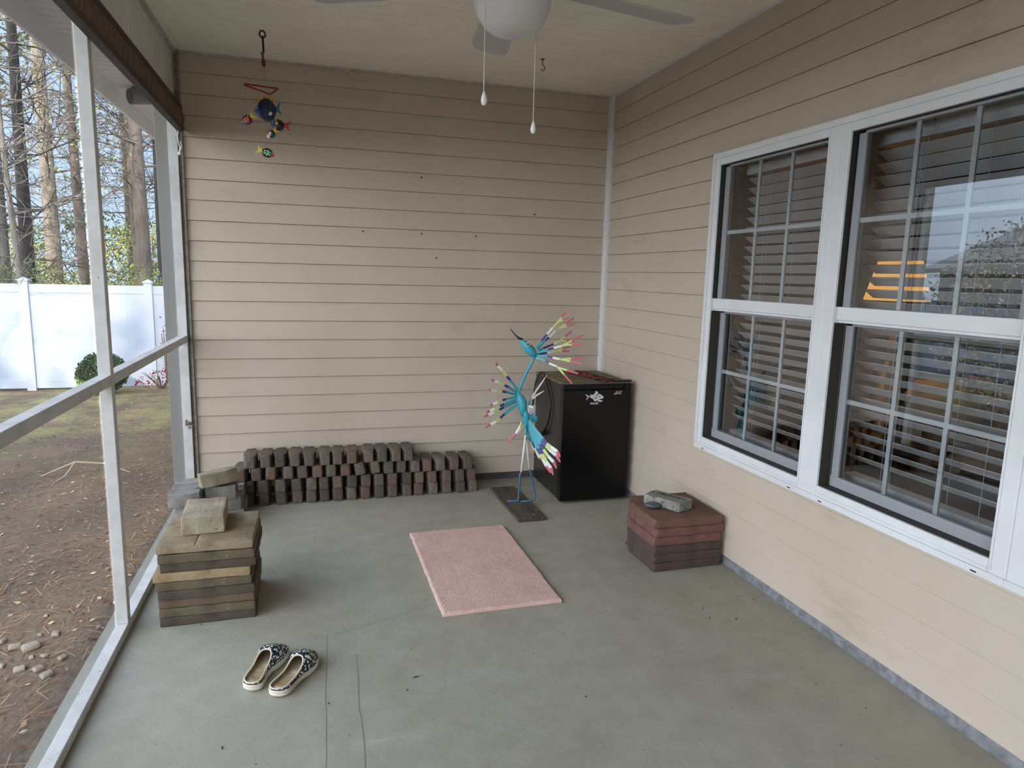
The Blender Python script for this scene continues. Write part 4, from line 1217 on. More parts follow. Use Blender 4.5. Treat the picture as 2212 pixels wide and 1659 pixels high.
grey = [(0.0, -2.412, -2.797, 2), (0.040, -2.411, -2.796, 1), (0.081, -2.411, -2.797, 4), (0.121, -2.413, -2.798, 2), (0.161, -2.421, -2.808, 1), (0.202, -2.427, -2.814, 3), (0.243, -2.402, -2.785, 2), (0.283, -2.402, -2.796, 1), (0.323, -2.408, -2.798, 0)]
for i, (z, xr, xl, mi) in enumerate(grey):
    b = MB(); h = 0.0196
    random.seed(40 + i)
    cx = (xr + xl) / 2
    n_ = 9 - i
    if n_ == 1:
        b.rbox(0.193, 0.193, 0.0165, 0.004, 10, 0.0016, 16, 50)
        tiles = [(-0.192, -0.04, -0.192, -0.085), (-0.192, -0.04, -0.080, 0.03), (-0.192, -0.04, 0.035, 0.192), (-0.035, 0.192, -0.192, 0.0), (-0.035, 0.192, 0.005, 0.192)]
        for k, (a0, a1, c0, c1) in enumerate(tiles):
            b.rbox((a1 - a0) / 2, (c1 - c0) / 2, 0.006, 0.004, 6, 0.0018, 25, 60 + k, M=Matrix.Translation(((a0 + a1) / 2, (c0 + c1) / 2, 0.0142)))
    else:
        b.rbox(0.193, 0.193, h, 0.004, 12, 0.0020, 16, 51 + i)
    o = b.build('square_paver', G[mi], smooth=True, loc=(cx, -1.598 + random.uniform(-0.006, 0.006), z + 0.0203), rot=(0, 0, radians(random.uniform(-0.8, 0.8))))
    where = 'topmost of the tall stack, with a block on it' if n_ == 1 else ('bottom one of the tall stack by the screens' if n_ == 9 else '%s from the top of the tall stack by the screens' % ordinal(n_))
    tag(o, ['weathered tan', 'brown grey', 'dark grey', 'pale buff', 'reddish grey'][mi] + ' paver, ' + where, 'paver', 'tan and grey pavers in the tall stack')
b = MB(); b.rbox(0.088, 0.128, 0.0425, 0.007, 16, 0.0022, 26, 70)
o = b.build('tumbled_block', pav('pale_rough_concrete', (176, 166, 144), (146, 134, 110), ((96, 86, 68), 45, 0.66, 0.76)), smooth=True, loc=(-2.632, -1.552, 0.4065), rot=(0, 0, radians(3)))
tag(o, 'chunky pale concrete block resting on top of the tall paver stack', 'block')

RD = [pav('rust_paver', (118, 84, 70), (94, 69, 58), ((128, 102, 78), 34, 0.62, 0.76)),
      pav('pink_red_paver', (122, 82, 76), (94, 66, 60), ((176, 138, 130), 150, 0.68, 0.76)),
      pav('dull_brown_paver', (84, 68, 60), (64, 54, 48), ((130, 100, 94), 140, 0.68, 0.77))]
red = [(0.0, 0, 2), (0.0475, 0.004, 2), (0.095, -0.004, 2), (0.1425, -0.014, 1), (0.190, 0.012, 1), (0.238, -0.006, 0)]
for i, (z, dx, mi) in enumerate(red):
    b = MB()
    def shp(p, i=i):
        # rough split left side and a cut back-left corner
        x, y, zz = p
        if x < -0.17: x += noise.noise((y * 22, zz * 40, i * 3.0)) * 0.010 + noise.noise((y * 60, zz * 90, i)) * 0.004 + 0.010 * max(0.0, 0.02 + zz) / 0.04
        if y > 0.10 and x < -0.05: x += (y - 0.10) * 0.45 * min(1, (-0.05 - x) / 0.15)
        return Vector((x, y, zz))
    b.rbox(0.205, 0.203, 0.0228, 0.003, 14, 0.0016, 15, 80 + i, shape=shp)
    o = b.build('square_paver', RD[mi], smooth=True, loc=(-0.238 + dx * 0.5, -1.582, z + 0.0236), rot=(0, 0, radians([0.5, -0.6, 0.4, -0.3, 0.2, -1.0][i])))
    n_ = 6 - i
    tag(o, ['rust brown', 'dull red', 'dark brown'][mi] + ' paver, ' + ('topmost of the low red stack under the engraved stone' if n_ == 1 else ('bottom one of the low red stack beside the wall' if n_ == 6 else '%s from the top of the low red stack beside the wall' % ordinal(n_))), 'paver', 'red pavers in the low stack')

def stone():
    b = MB()
    def shp(p):
        x, y, z = p
        k = noise.noise((x * 16, y * 16, 2.0)) * 0.006
        if z < 0.0: k *= 1.6
        n_ = Vector((x, y, 0)); 
        if n_.length > 1e-5: n_.normalize()
        x2 = x + n_.x * k - 0.12 * 0; y2 = y + n_.y * k
        if x < -0.06 and y > 0.02: x2 += 0.02 * (y - 0.02) / 0.05
        if x > 0.06 and y < -0.02: x2 -= 0.015 * (-0.02 - y) / 0.05
        return Vector((x2, y2, z))
    b.rbox(0.118, 0.062, 0.0265, 0.006, 14, 0.002, 18, 91, shape=shp)
    loc = (-0.265, -1.585, 0.3142); rz = atan2(-0.845, 0.535)
    o = b.build('engraved_stone', M('grey_granite', (148, 148, 139), 0.8, var=(120, 121, 114), vscale=14, bump=0.8, bscale=50, bdist=0.005, speck=((84, 78, 78), 55, 0.58, 0.68)), smooth=True, loc=loc, rot=(0, 0, rz))
    tag(o, 'grey engraved stone with black lettering lying on the red paver stack', 'stone')
    ink = M('engraved_black', (18, 18, 20), 0.8)
    text('engraved_lettering', 'Charlotte', 0.046, ink, o, Matrix.Translation((-0.004, 0.016, 0.0278)) @ Matrix.Diagonal((0.82, 0.78, 1, 1)), 0.0006, 0.35, 0.0008)
    pw = MB()
    for px in (-0.097, 0.092):
        pw.ell((px, 0.012, 0.0272), (0.0065, 0.0052, 0.001), 10, 4)
        for a in (40, 75, 105, 140):
            pw.ell((px + 0.0095 * cos(radians(a)), 0.013 + 0.0095 * sin(radians(a)), 0.0272), (0.0024, 0.003, 0.001), 8, 4)
    pw.build('engraved_paw_print', ink, o)
    ln = MB()
    random.seed(12)
    x = -0.086
    while x < 0.055:       # the worn, unreadable second line
        w = random.uniform(0.005, 0.012)
        ln.box(x, x + w, -0.0140 + random.uniform(-0.0008, 0.0008), -0.0105 + random.uniform(-0.0008, 0.0012), 0.0266, 0.0278)
        x += w + random.uniform(0.002, 0.005)
    ln.build('engraved_second_line', ink, o)
stone()
b = MB(); b.ell((0, 0, 0), (0.048, 0.034, 0.0172), 20, 12)
o = b.build('pebble', M('slate_pebble', (84, 89, 95), 0.4, var=(66, 71, 78), vscale=10), smooth=True, loc=(-0.362, -1.602, 0.3035), rot=(0, 0, radians(-25)))
tag(o, 'smooth slate blue pebble in front of the engraved stone', 'pebble')

# ------------------------------------------------------------------ cobble bricks along the back wall
BRICK = [M('cobble_grey', (114, 104, 92), 0.92, var=(84, 76, 66), vscale=14, bump=0.9, bscale=60, bdist=0.005, speck=((136, 130, 112), 30, 0.62, 0.76), rnd=0.18),
         M('cobble_brown', (114, 99, 84), 0.92, var=(84, 73, 62), vscale=14, bump=0.9, bscale=60, bdist=0.005, speck=((132, 122, 104), 30, 0.62, 0.76), rnd=0.18),
         M('cobble_reddish', (112, 92, 79), 0.92, var=(84, 70, 60), vscale=14, bump=0.9, bscale=60, bdist=0.005, speck=((130, 118, 100), 30, 0.62, 0.76), rnd=0.18),
         M('cobble_charcoal', (94, 86, 76), 0.92, var=(70, 64, 56), vscale=14, bump=0.9, bscale=60, bdist=0.005, speck=((120, 114, 104), 30, 0.62, 0.76), rnd=0.18)]
def cobble_mesh(seed, mat, hx=0.0425, hy=0.105, hz=0.0412):
    def shp(p):
        x, y, z = p
        e = min(1.0, max(0.0, (abs(y) - hy * 0.35) / (hy * 0.60)))
        k = 1.0 - 0.34 * e
        return Vector((x * k, y, z))
    b = MB(); b.rbox(hx, hy, hz, 0.0045, 10, 0.0021, 26, seed, shape=shp)
    return b.mesh('cobble_brick', mat, True)
COB = [cobble_mesh(200 + k, BRICK[k % 4]) for k in range(12)]
rows = {
 'bottom row': (-0.165, 0.0425, [(-2.567, 3), (-2.471, 1), (-2.362, 0), (-2.259, 1), (-2.171, 0), (-2.089, 3), (-2.001, 2), (-1.911, 0), (-1.819, 2), (-1.72, 3), (-1.634, 1), (-1.53, 0), (-1.449, 2), (-1.349, 0), (-1.254, 1), (-1.155, 3), (-1.065, 0)]),
 'second row up': (-0.163, 0.1262, [(-2.563, 3), (-2.471, 2), (-2.367, 0), (-2.26, 3), (-2.169, 0), (-2.086, 3), (-1.997, 1), (-1.906, 3), (-1.814, 1), (-1.721, 0), (-1.634, 2), (-1.53, 3), (-1.442, 0), (-1.353, 2), (-1.256, 0), (-1.163, 1), (-1.076, 2)]),
 'third row up': (-0.161, 0.2100, [(-2.609, 1), (-2.51, 0), (-2.42, 1), (-2.318, 0), (-2.226, 1), (-2.125, 2), (-2.042, 0), (-1.943, 2), (-1.849, 0), (-1.746, 1), (-1.657, 3), (-1.568, 1), (-1.476, 0), (-1.389, 2), (-1.302, 0), (-1.198, 2), (-1.105, 3)]),
 'top row': (-0.160, 0.2940, [(-2.55, 0), (-2.451, 1), (-2.361, 3), (-2.269, 1), (-2.179, 3), (-2.078, 0), (-1.994, 1), (-1.9, 2), (-1.791, 0), (-1.702, 3), (-1.609, 1), (-1.523, 0)])}
random.seed(77)
def nice(x): return x
cb = 0
for rname, (yc, zc, lst) in rows.items():
    for k, (x, mi) in enumerate(lst):
        # keep neighbours from cutting into one another
        o = bpy.data.objects.new('cobble_brick', COB[(cb % 3) * 4 + mi]); C.objects.link(o); cb += 1
        tilt = 0.0
        if rname == 'third row up' and k in (8, 9): tilt = radians([-10, -8][k - 8])
        if rname == 'third row up' and k == 2: tilt = radians(4)
        o.location = (x, yc + random.uniform(-0.008, 0.006), zc + (0.004 if tilt else 0))
        o.rotation_euler = (0, tilt, radians(random.uniform(-2.5, 2.5)))
        col = ['grey', 'brownish', 'reddish', 'charcoal'][mi]
        n = len(lst)
        pos = ('leftmost' if k == 0 else ('rightmost' if k == n - 1 else '%s from the left' % ordinal(k + 1)))
        tag(o, '%s cobble brick in the %s along the back wall, %s' % (col, rname, pos), 'brick', 'cobble bricks stacked along the back wall')

# corner pile of the same bricks, laid across
PILE = [M('pile_grey', (140, 138, 132), 0.92, var=(116, 113, 106), vscale=12, bump=0.8, bscale=60, bdist=0.004, rnd=0.1),
        M('pile_tan', (150, 140, 120), 0.92, var=(126, 116, 96), vscale=12, bump=0.8, bscale=60, bdist=0.004, rnd=0.1)]
PM = [cobble_mesh(300 + k, PILE[0], 0.052, 0.083, 0.041) for k in range(4)] + [cobble_mesh(310, PILE[1], 0.050, 0.105, 0.040)]
pile = []
for lay, (zc, rowsy) in enumerate(((0.0425, (-0.285, -0.40, -0.515, -0.63)), (0.1265, (-0.29, -0.405, -0.52, -0.635)))):
    for k, y in enumerate(rowsy):
        for side, x in (('screen', -2.825 - 0.02 * lay), ('inner', -2.650 - 0.015 * lay)):
            if side == 'inner' and k == 3: continue
            pile.append((x, y, zc, ['bottom', 'middle'][lay], side, k, 0))
for k, y in enumerate((-0.44, -0.55, -0.665)):
    pile.append((-2.872, y, 0.2105, 'top', 'screen', k, 0))
for k, y in enumerate((-0.45, -0.56)):
    pile.append((-2.688, y, 0.2105, 'top', 'inner', k, 0))
random.seed(5)
for (x, y, z, lay, side, k, t) in pile:
    o = bpy.data.objects.new('cobble_brick', PM[random.randrange(4)]); C.objects.link(o)
    o.location = (x, y + random.uniform(-0.002, 0.002), z)
    o.rotation_euler = (0, 0, radians(90 + random.uniform(-1.5, 1.5)))
    tag(o, 'grey brick, %s layer of corner pile, %s side, %s from the back wall' % (lay, side, ordinal(k + 1)), 'brick', 'grey bricks piled in the corner')
o = bpy.data.objects.new('cobble_brick', PM[4]); C.objects.link(o)
o.location = (-2.700, -0.585, 0.304); o.rotation_euler = (radians(4), radians(-5), radians(-66))
tag(o, 'pale tan brick lying tilted on top of the corner pile', 'brick')

# ------------------------------------------------------------------ the yard
def gz(x, y):
    """height of the ground"""
    d = max(0.0, min(1.0, (y + 2.0) / 10.0))
    e = max(0.0, min(1.0, (-3.0 - x) / 4.0))
    return -0.13 - 0.36 * d - 0.09 * e * (0.3 + d) + 0.03 * noise.noise((x * 0.6, y * 0.6, 0)) + 0.008 * noise.noise((x * 3, y * 3, 1))
def ground():
    m, nt, bs = newmat('leaf_litter_soil')
    P = 'Object'
    n1 = noise_fac(nt, 0.55, 5, 0.38, 0.62)
    n2 = noise_fac(nt, 14, 8, 0.25, 0.75, rough=0.75)
    n3 = noise_fac(nt, 60, 6, 0.3, 0.7, rough=0.75, stretch=(1, 0.5, 1))
    c = mixrgb(nt, n1, lin((86, 75, 70)), lin((108, 98, 91)))
    c = mixrgb(nt, 0.55, c, mixrgb(nt, n2, lin((76, 62, 54)), lin((150, 132, 112))))
    c = mixrgb(nt, 0.5, c, mixrgb(nt, n3, lin((62, 50, 43)), lin((160, 142, 120))))
    # thin grass towards the fence
    tc = nt.nodes.new('ShaderNodeTexCoord'); sp = nt.nodes.new('ShaderNodeSeparateXYZ'); nt.links.new(tc.outputs['Object'], sp.inputs[0])
    mr = nt.nodes.new('ShaderNodeMapRange'); mr.inputs[1].default_value = 1.5; mr.inputs[2].default_value = 4.5; nt.links.new(sp.outputs[1], mr.inputs[0])
    gr = noise_fac(nt, 1.6, 6, 0.42, 0.62, rough=0.7)
    mu = nt.nodes.new('ShaderNodeMath'); mu.operation = 'MULTIPLY'; nt.links.new(mr.outputs[0], mu.inputs[0]); nt.links.new(gr, mu.inputs[1])
    c = mixrgb(nt, mu.outputs[0], c, mixrgb(nt, n2, lin((118, 116, 74)), lin((172, 164, 116))))
    nt.links.new(c, bs.inputs['Base Color']); bs.inputs['Roughness'].default_value = 1.0; bs.inputs['Specular IOR Level'].default_value = 0.05
    add_bump(nt, bs, n2, 0.6, 0.03)
    b = MB()
    xs = [-34 + 1.4 * i for i in range(18)] + [-9.5 + 0.25 * i for i in range(28)] + [-2.6, -1.0, 4.0, 12.0]
    ys = [-34 + 2.0 * i for i in range(15)] + [-5 + 0.25 * i for i in range(57)] + [9.5 + 2 * i for i in range(16)]
    vs = []
    for y in ys:
        for x in xs: vs.append((x, y, min(gz(x, y), -0.145 if x > -3.05 and y < 0.2 else 9)))
    n = len(xs)
    b.add(vs, [(j * n + i, j * n + i + 1, (j + 1) * n + i + 1, (j + 1) * n + i) for j in range(len(ys) - 1) for i in range(n - 1)])
    b.build('ground', m, smooth=True, kind='structure')
ground()

random.seed(21)
def litter():
    b = MB()
    for k in range(9000):
        y = random.uniform(-4.2, 7.0)
        x = -3.09 - abs(random.gauss(0, 1.0)) * 1.6
        z = gz(x, y) + 0.006
        a = random.uniform(0, 2 * pi); kind = random.random()
        if kind < 0.72:   # pine needles
            L = random.uniform(0.04, 0.10); w = 0.0016
            d = Vector((cos(a), sin(a), random.uniform(-0.1, 0.25))) * L / 2; n = Vector((-sin(a), cos(a), 0)) * w
            b.mat(0 if random.random() < 0.6 else 1)
        else:             # leaves
            L = random.uniform(0.015, 0.04); w = L * 0.35
            d = Vector((cos(a), sin(a), random.uniform(-0.3, 0.3))) * L / 2; n = Vector((-sin(a), cos(a), random.uniform(-0.5, 0.5))) * w / 2 * 1.6
            b.mat(random.choice((1, 2, 2, 3)))
        c = Vector((x, y, z + abs(d.z)))
        if kind < 0.72: b.add([c - d - n, c + d - n, c + d + n, c - d + n], [(0, 1, 2, 3)])
        else: b.add([c - d, c - n, c + d, c + n], [(0, 1, 2, 3)])
    o = b.build('leaf_litter', [M('needle_brown', (132, 96, 66), 0.9), M('needle_tan', (166, 138, 106), 0.9), M('leaf_brown', (104, 76, 58), 0.9), M('leaf_pale', (166, 150, 128), 0.9)])
    tag(o, 'fallen pine needles and dry leaves scattered over the yard', 'leaf litter', kind='stuff')
litter()

STONE = M('pale_river_stone', (142, 135, 124), 0.85, var=(114, 106, 95), vscale=12, rnd=0.12)
smesh = []
for k in range(4):
    b = MB(); b.rbox(0.04, 0.028, 0.018, 0.016, 6, 0.004, 18, 400 + k); smesh.append(b.mesh('river_stone', STONE, True))
for k, (x, y, s) in enumerate([(-3.43, -1.54, 1.0), (-3.36, -1.57, 1.3), (-3.30, -1.46, 0.8), (-3.51, -1.46, 0.8), (-3.37, -1.44, 0.5), (-3.34, -1.75, 0.8), (-3.265, -1.77, 0.8), (-3.215, -1.83, 0.9), (-3.43, -1.70, 0.7), (-3.20, -1.70, 0.65), (-3.41, -1.24, 0.5), (-3.28, -1.66, 0.6), (-3.33, -1.655, 0.5), (-3.13, -1.44, 0.55), (-3.36, 0.32, 0.6)]):
    o = bpy.data.objects.new('river_stone', smesh[k % 4]); C.objects.link(o)
    o.location = (x, y, gz(x, y) + 0.012 * s); s *= 0.68; o.scale = (s, s, s); o.rotation_euler = (random.uniform(-0.2, 0.2), random.uniform(-0.2, 0.2), random.uniform(0, 3))
    tag(o, 'pale rounded stone lying in the leaf litter outside the screens', 'stone', 'pale stones in the leaf litter')

b = MB()
b.tube([(-0.35, 0.0, 0.02), (-0.1, 0.05, 0.10), (0.12, 0.0, 0.07), (0.30, -0.18, 0.01)], [0.006, 0.008, 0.007, 0.004], 6)
b.tube([(-0.1, 0.05, 0.10), (-0.18, -0.12, 0.03), (-0.28, -0.28, 0.01)], [0.006, 0.005, 0.003], 6)
b.tube([(0.12, 0.0, 0.07), (0.2, 0.16, 0.05)], [0.005, 0.002], 6)
o = b.build('fallen_branch', M('pale_dead_wood', (178, 160, 134), 0.9), loc=(-4.05, 1.75, gz(-4.05, 1.75)), rot=(0, 0, 0.3))
tag(o, 'pale dead branch lying on the ground in the yard', 'branch')

# ---- fence
FV = M('fence_vinyl_sky_tint', (188, 196, 210), 0.4)  # white vinyl tinted blue-grey, skylit shade put into the colour
def fence(label, p0, d, posts, spans, zb, h):
    root = empty('vinyl_fence', (p0[0], p0[1], zb), atan2(d[1], d[0]))
    tag(root, label, 'fence')
    for s in posts:
        po = MB().box(s - 0.065, s + 0.065, -0.065, 0.065, -0.2, h + 0.05).build('fence_post', FV, root)
        c = MB(); c.box(s - 0.078, s + 0.078, -0.078, 0.078, h + 0.05, h + 0.075)
        c.add([(s - 0.066, -0.066, h + 0.075), (s + 0.066, -0.066, h + 0.075), (s + 0.066, 0.066, h + 0.075), (s - 0.066, 0.066, h + 0.075), (s, 0, h + 0.115)], [(0, 1, 4), (1, 2, 4), (2, 3, 4), (3, 0, 4)])
        c.build('post_cap', FV, po)
    for a, e in spans:
        b = MB()
        x = a
        n = max(1, int((e - a) / 0.285)); w = (e - a) / n
        for k in range(n):
            b.box(a + k * w + 0.0005, a + (k + 1) * w - 0.0005, -0.018, 0.018, 0.08, h - 0.14)
        b.box(a, e, -0.026, 0.026, h - 0.14, h); b.box(a, e, -0.026, 0.026, 0.02, 0.16)
        b.box(a, e, -0.012, 0.012, 0.1, h - 0.15)
        b.build('fence_panel', FV, root)
FY = 8.4; FZ = -0.58
ps = [-12.30, -10.44, -8.59, -6.73, -4.87]
fence('long white vinyl privacy fence across the back of the yard', (0, FY), (1, 0), ps, [(a + 0.065, c - 0.065) for a, c in zip(ps[:-1], ps[1:])] + [(ps[-1] + 0.065, -3.06)], FZ, 1.78)
ps = [0.0 + 1.86 * k for k in range(1, 10)]
fence('white vinyl fence on the far side of the yard, mirrored in the window', (-12.30, FY), (0, -1), ps, [(0.08, ps[0] - 0.065)] + [(a + 0.065, c - 0.065) for a, c in zip(ps[:-1], ps[1:])], FZ, 1.78)

# ---- trees
def bark(nm, c, v): return M(nm, c, 0.95, var=v, vscale=5, stretch=(1, 1, 0.3), bump=0.8, bscale=9, bdist=0.03)
BARK = {'grey': bark('grey_bark', (150, 142, 130), (106, 98, 88)), 'dark': bark('dark_bark', (92, 84, 78), (62, 56, 51)), 'warm': bark('warm_bark', (178, 164, 146), (128, 114, 98)), 'brown': bark('brown_bark', (132, 120, 108), (92, 82, 72))}
def leafmat(nm, c, v):
    m, nt, bs = newmat(nm)
    col = mixrgb(nt, noise_fac(nt, 1.5, 3), lin(c), lin(v))
    nt.links.new(col, bs.inputs['Base Color']); bs.inputs['Roughness'].default_value = 0.8; bs.inputs['Specular IOR Level'].default_value = 0.1
    return m
LEAF = {'yel': leafmat('yellow_green_leaves', (206, 198, 122), (168, 168, 100)), 'pine': leafmat('pine_needles', (134, 142, 92), (98, 110, 70)), 'dark': leafmat('evergreen_leaves', (70, 88, 52), (50, 66, 40)), 'bright': leafmat('bright_green_leaves', (150, 184, 60), (120, 160, 50)), 'red': leafmat('red_leaves', (150, 44, 48), (112, 40, 44)), 'pale': leafmat('glossy_pale_leaves', (214, 206, 186), (120, 126, 92))}  # undergrowth leaves lightened, with sunlight put into their colour
def leaf_quad(b, c, s, rnd):
    a = Vector((rnd.gauss(0, 1), rnd.gauss(0, 1), rnd.gauss(0, 1))); a.normalize()
    d = a.cross(Vector((rnd.gauss(0, 1), rnd.gauss(0, 1), rnd.gauss(0, 1))));
    if d.length < 1e-4: return
    d.normalize(); e = a.cross(d)
    b.add([c - d * s, c - e * s * 0.45, c + d * s, c + e * s * 0.45], [(0, 1, 2, 3)])
def tree(label, x, y, h, r, seed, bk='grey', lean=(0, 0), nb=26, low=0.22, blen=2.4, leaf=None, nleaf=0, lsize=0.12, leaf_from=0.5, name='bare_tree', up=(0.0, 0.5), sub=7):
    rnd = random.Random(seed)
    z0 = gz(x, y) - 0.1 if -9.5 < x < -3 and y < 9 else -0.75
    root = empty(name, (x, y, z0)); tag(root, label, 'tree', 'trees around the yard')
    T = MB(); T.smooth = True
    n = 12; tr = []; rad = []
    ph = rnd.uniform(0, 6)
    for i in range(n + 1):
        t = i / n
        tr.append(Vector((lean[0] * h * t + 0.10 * sin(ph + 4 * t) * t, lean[1] * h * t + 0.10 * cos(ph + 3 * t) * t, h * t)))
        rad.append(r * (1.18 if i == 0 else 1) * (1 - 0.80 * t))
    T.tube(tr, rad, 10)
    T.build('trunk', BARK[bk], root)
    B = MB(); B.smooth = True; tips = []
    def grow(p, d, L, rr, lev):
        k = 5 if lev < 2 else 3
        pts = [p.copy()]; q = p.copy(); dd = d.copy(); rs = [rr]
        for i in range(k):
            dd = dd + Vector((rnd.gauss(0, 0.16), rnd.gauss(0, 0.16), rnd.gauss(0, 0.13) + 0.03)); dd.normalize()
            q = q + dd * (L / k); pts.append(q.copy()); rs.append(rr * (1 - 0.85 * (i + 1) / k))
        B.tube(pts, rs, 5 if lev == 0 else 3, caps=False)
        if lev < 2:
            m_ = sub if lev == 0 else 3
            for j in range(m_):
                f = rnd.uniform(0.25, 1.0) * k; i = min(int(f), k - 1); pp = pts[i].lerp(pts[i + 1], f - i)
                nd = dd * 0.6 + Vector((rnd.gauss(0, 0.7), rnd.gauss(0, 0.7), rnd.gauss(0.1, 0.4))); nd.normalize()
                grow(pp, nd, L * rnd.uniform(0.3, 0.55), max(rr * 0.5, 0.007), lev + 1)
        if lev >= 1: tips.append((pts[-1], pts[len(pts) // 2]))
    nb = int(nb * 1.5)
    for k in range(nb):
        t = low + (0.97 - low) * (k + rnd.random()) / nb
        f = t * n; i = min(int(f), n - 1); p = tr[i].lerp(tr[i + 1], f - i)
        a = k * 2.4 + rnd.uniform(-0.6, 0.6); e = rnd.uniform(*up)
        d = Vector((cos(a), sin(a), e)); d.normalize()
        grow(p, d, blen * rnd.uniform(0.55, 1.1) * (1.15 - 0.55 * t), max(0.012, r * 0.20 * (1.1 - t)), 0)
    bo = B.build('branches', BARK[bk], root)
    if leaf:
        lb = MB()
        tt = [q for q in tips if q[0].z > leaf_from * h] or tips
        for k in range(nleaf):
            c, mid = rnd.choice(tt)
            c = c.lerp(mid, rnd.random()) + Vector((rnd.gauss(0, 0.16), rnd.gauss(0, 0.16), rnd.gauss(0, 0.14)))
            leaf_quad(lb, c, lsize * rnd.uniform(0.6, 1.2), rnd)
        lb.build('foliage', LEAF[leaf], root)
    return root
tree('thick grey tree cut off by the left photo edge, leaning in', -8.55, 12.2, 15, 0.26, 1, 'grey', (0.012, 0), 26, 0.2, 2.6)
tree('slim dark trunk behind the fence, second tree from the left photo edge', -8.38, 13.4, 14, 0.16, 2, 'dark', (0.005, 0), 26, 0.15, 2.4)
tree('pale warm-toned tall trunk midway between photo edge and the screen post', -8.85, 16.6, 18, 0.21, 3, 'warm', (0.004, 0), 30, 0.2, 2.8)
tree('slim brown tree standing behind the screen post', -7.75, 15.2, 15, 0.14, 4, 'brown', (-0.006, 0), 26, 0.25, 2.4, 'yel', 900, 0.05, 0.2)
tree('thick grey-brown tree seen through the middle of the narrow far screen', -5.72, 12.4, 17, 0.17, 5, 'brown', (-0.004, 0), 30, 0.25, 2.6)
tree('slim dark tree beside the white corner post in the far screen', -5.62, 13.8, 15, 0.13, 6, 'dark', (0.0, 0), 26, 0.25, 2.2)
tree('pine with pale trunk and green tufts high behind the fence', -10.9, 18.5, 19, 0.22, 7, 'warm', (0.006, 0), 34, 0.3, 2.6, 'pine', 3000, 0.09, 0.25, name='pine_tree')
tree('thin twiggy tree far behind the fence, its branches almost level', -7.2, 19.5, 16, 0.13, 8, 'grey', (0, 0), 34, 0.12, 3.0, up=(-0.1, 0.25))
tree('small crooked tree right behind the fence with long low branches', -7.35, 10.2, 8, 0.07, 9, 'grey', (-0.02, 0), 24, 0.2, 2.6, up=(-0.05, 0.3))
tree('far pale tree behind the fence between the dark and warm trunks', -11.2, 22.0, 18, 0.2, 10, 'warm', (0, 0), 28, 0.2, 3.0, 'yel', 1200, 0.07, 0.15)
tree('far brown tree behind the narrow far screen, half hidden', -8.2, 22.5, 18, 0.2, 11, 'brown', (0, 0), 30, 0.2, 3.0, 'pine', 1500, 0.08, 0.15)
tree('slim tree with yellow-green tufts beside the screen post, far screen side', -6.35, 14.6, 14, 0.11, 12, 'brown', (0, 0), 26, 0.25, 2.2, 'yel', 900, 0.05, 0.2)
# trees along the side of the yard, mirrored in the window, and those that shade the yard from the sun
tree('leaning grey tree mirrored in the window glass', -8.6, 1.0, 11, 0.12, 31, 'grey', (-0.05, 0.02), 26, 0.25, 2.4, name='mirrored_tree')
tree('straight grey tree mirrored in the window glass near the photo edge', -9.6, -0.8, 12, 0.13, 32, 'grey', (0, 0), 26, 0.25, 2.4, name='mirrored_tree')
for k, (x, y, h, sd_, nl) in enumerate(((-6.0, -13.5, 18, 41, 420), (-10.4, -12.0, 17, 42, 420), (-4.6, -17.0, 20, 43, 420), (-12.0, -14.0, 18, 44, 420), (-7.3, -19.5, 23, 45, 420))):
    tree(['evergreen tree behind the viewer nearest the porch', 'evergreen tree behind the viewer out in the yard', 'tall evergreen tree behind the viewer in line with the porch', 'evergreen tree behind the viewer at the side fence', 'tallest evergreen tree far behind the viewer'][k], x, y, h, 0.22, sd_, 'brown', (0, 0), 15, 0.3, 2.8, 'dark', nl, 0.30, 0.3, name='evergreen_tree')

# ---- shrubs
def shrub(name, label, x, y, z, sx, sy, sz, leaf, n, ls, seed, top=None, group=None):
    rnd = random.Random(seed)
    root = empty(name, (x, y, z)); tag(root, label, 'shrub', group)
    st = MB()
    for k in range(9):
        a = rnd.uniform(0, 2 * pi)
        st.tube([(0, 0, 0), (sx * 0.35 * cos(a), sy * 0.35 * sin(a), sz * 0.5), (sx * 0.7 * cos(a), sy * 0.7 * sin(a), sz * rnd.uniform(0.7, 0.95))], [0.014, 0.010, 0.004], 5)
    st.build('stems', BARK['brown'], root)
    lv = [MB(), MB()]
    for k in range(n):
        u = rnd.uniform(-1, 1); a = rnd.uniform(0, 2 * pi); rr = rnd.uniform(0.55, 1.0) ** 0.6
        q = sqrt(1 - u * u)
        c = Vector((sx * rr * q * cos(a), sy * rr * q * sin(a), sz * 0.52 + sz * 0.5 * rr * u))
        c += Vector(noise.noise_vector(c * 3.0)) * 0.08 * sx
        low_ = top and c.z < sz * 0.42 and c.x < sx * 0.3
        leaf_quad(lv[1 if low_ else 0], c, ls * rnd.uniform(0.6, 1.2), rnd)
    lv[0].build('foliage', LEAF[leaf], root)
    if top: lv[1].build('foliage', LEAF[top], root, label='bright yellow-green new leaves')
    return root
shrub('round_shrub', 'round green shrub in front of the white fence', -5.42, 7.45, -0.56, 0.37, 0.36, 0.70, 'dark', 5200, 0.028, 51, 'bright')
shrub('vine', 'thin red-leaved vine climbing the white fence', -4.62, 8.22, -0.5, 0.10, 0.05, 1.25, 'red', 50, 0.026, 52)
shrub('red_shrub', 'low straggly shrub with red leaves at the foot of the fence', -4.65, 7.9, -0.55, 0.45, 0.2, 0.34, 'red', 150, 0.028, 53)
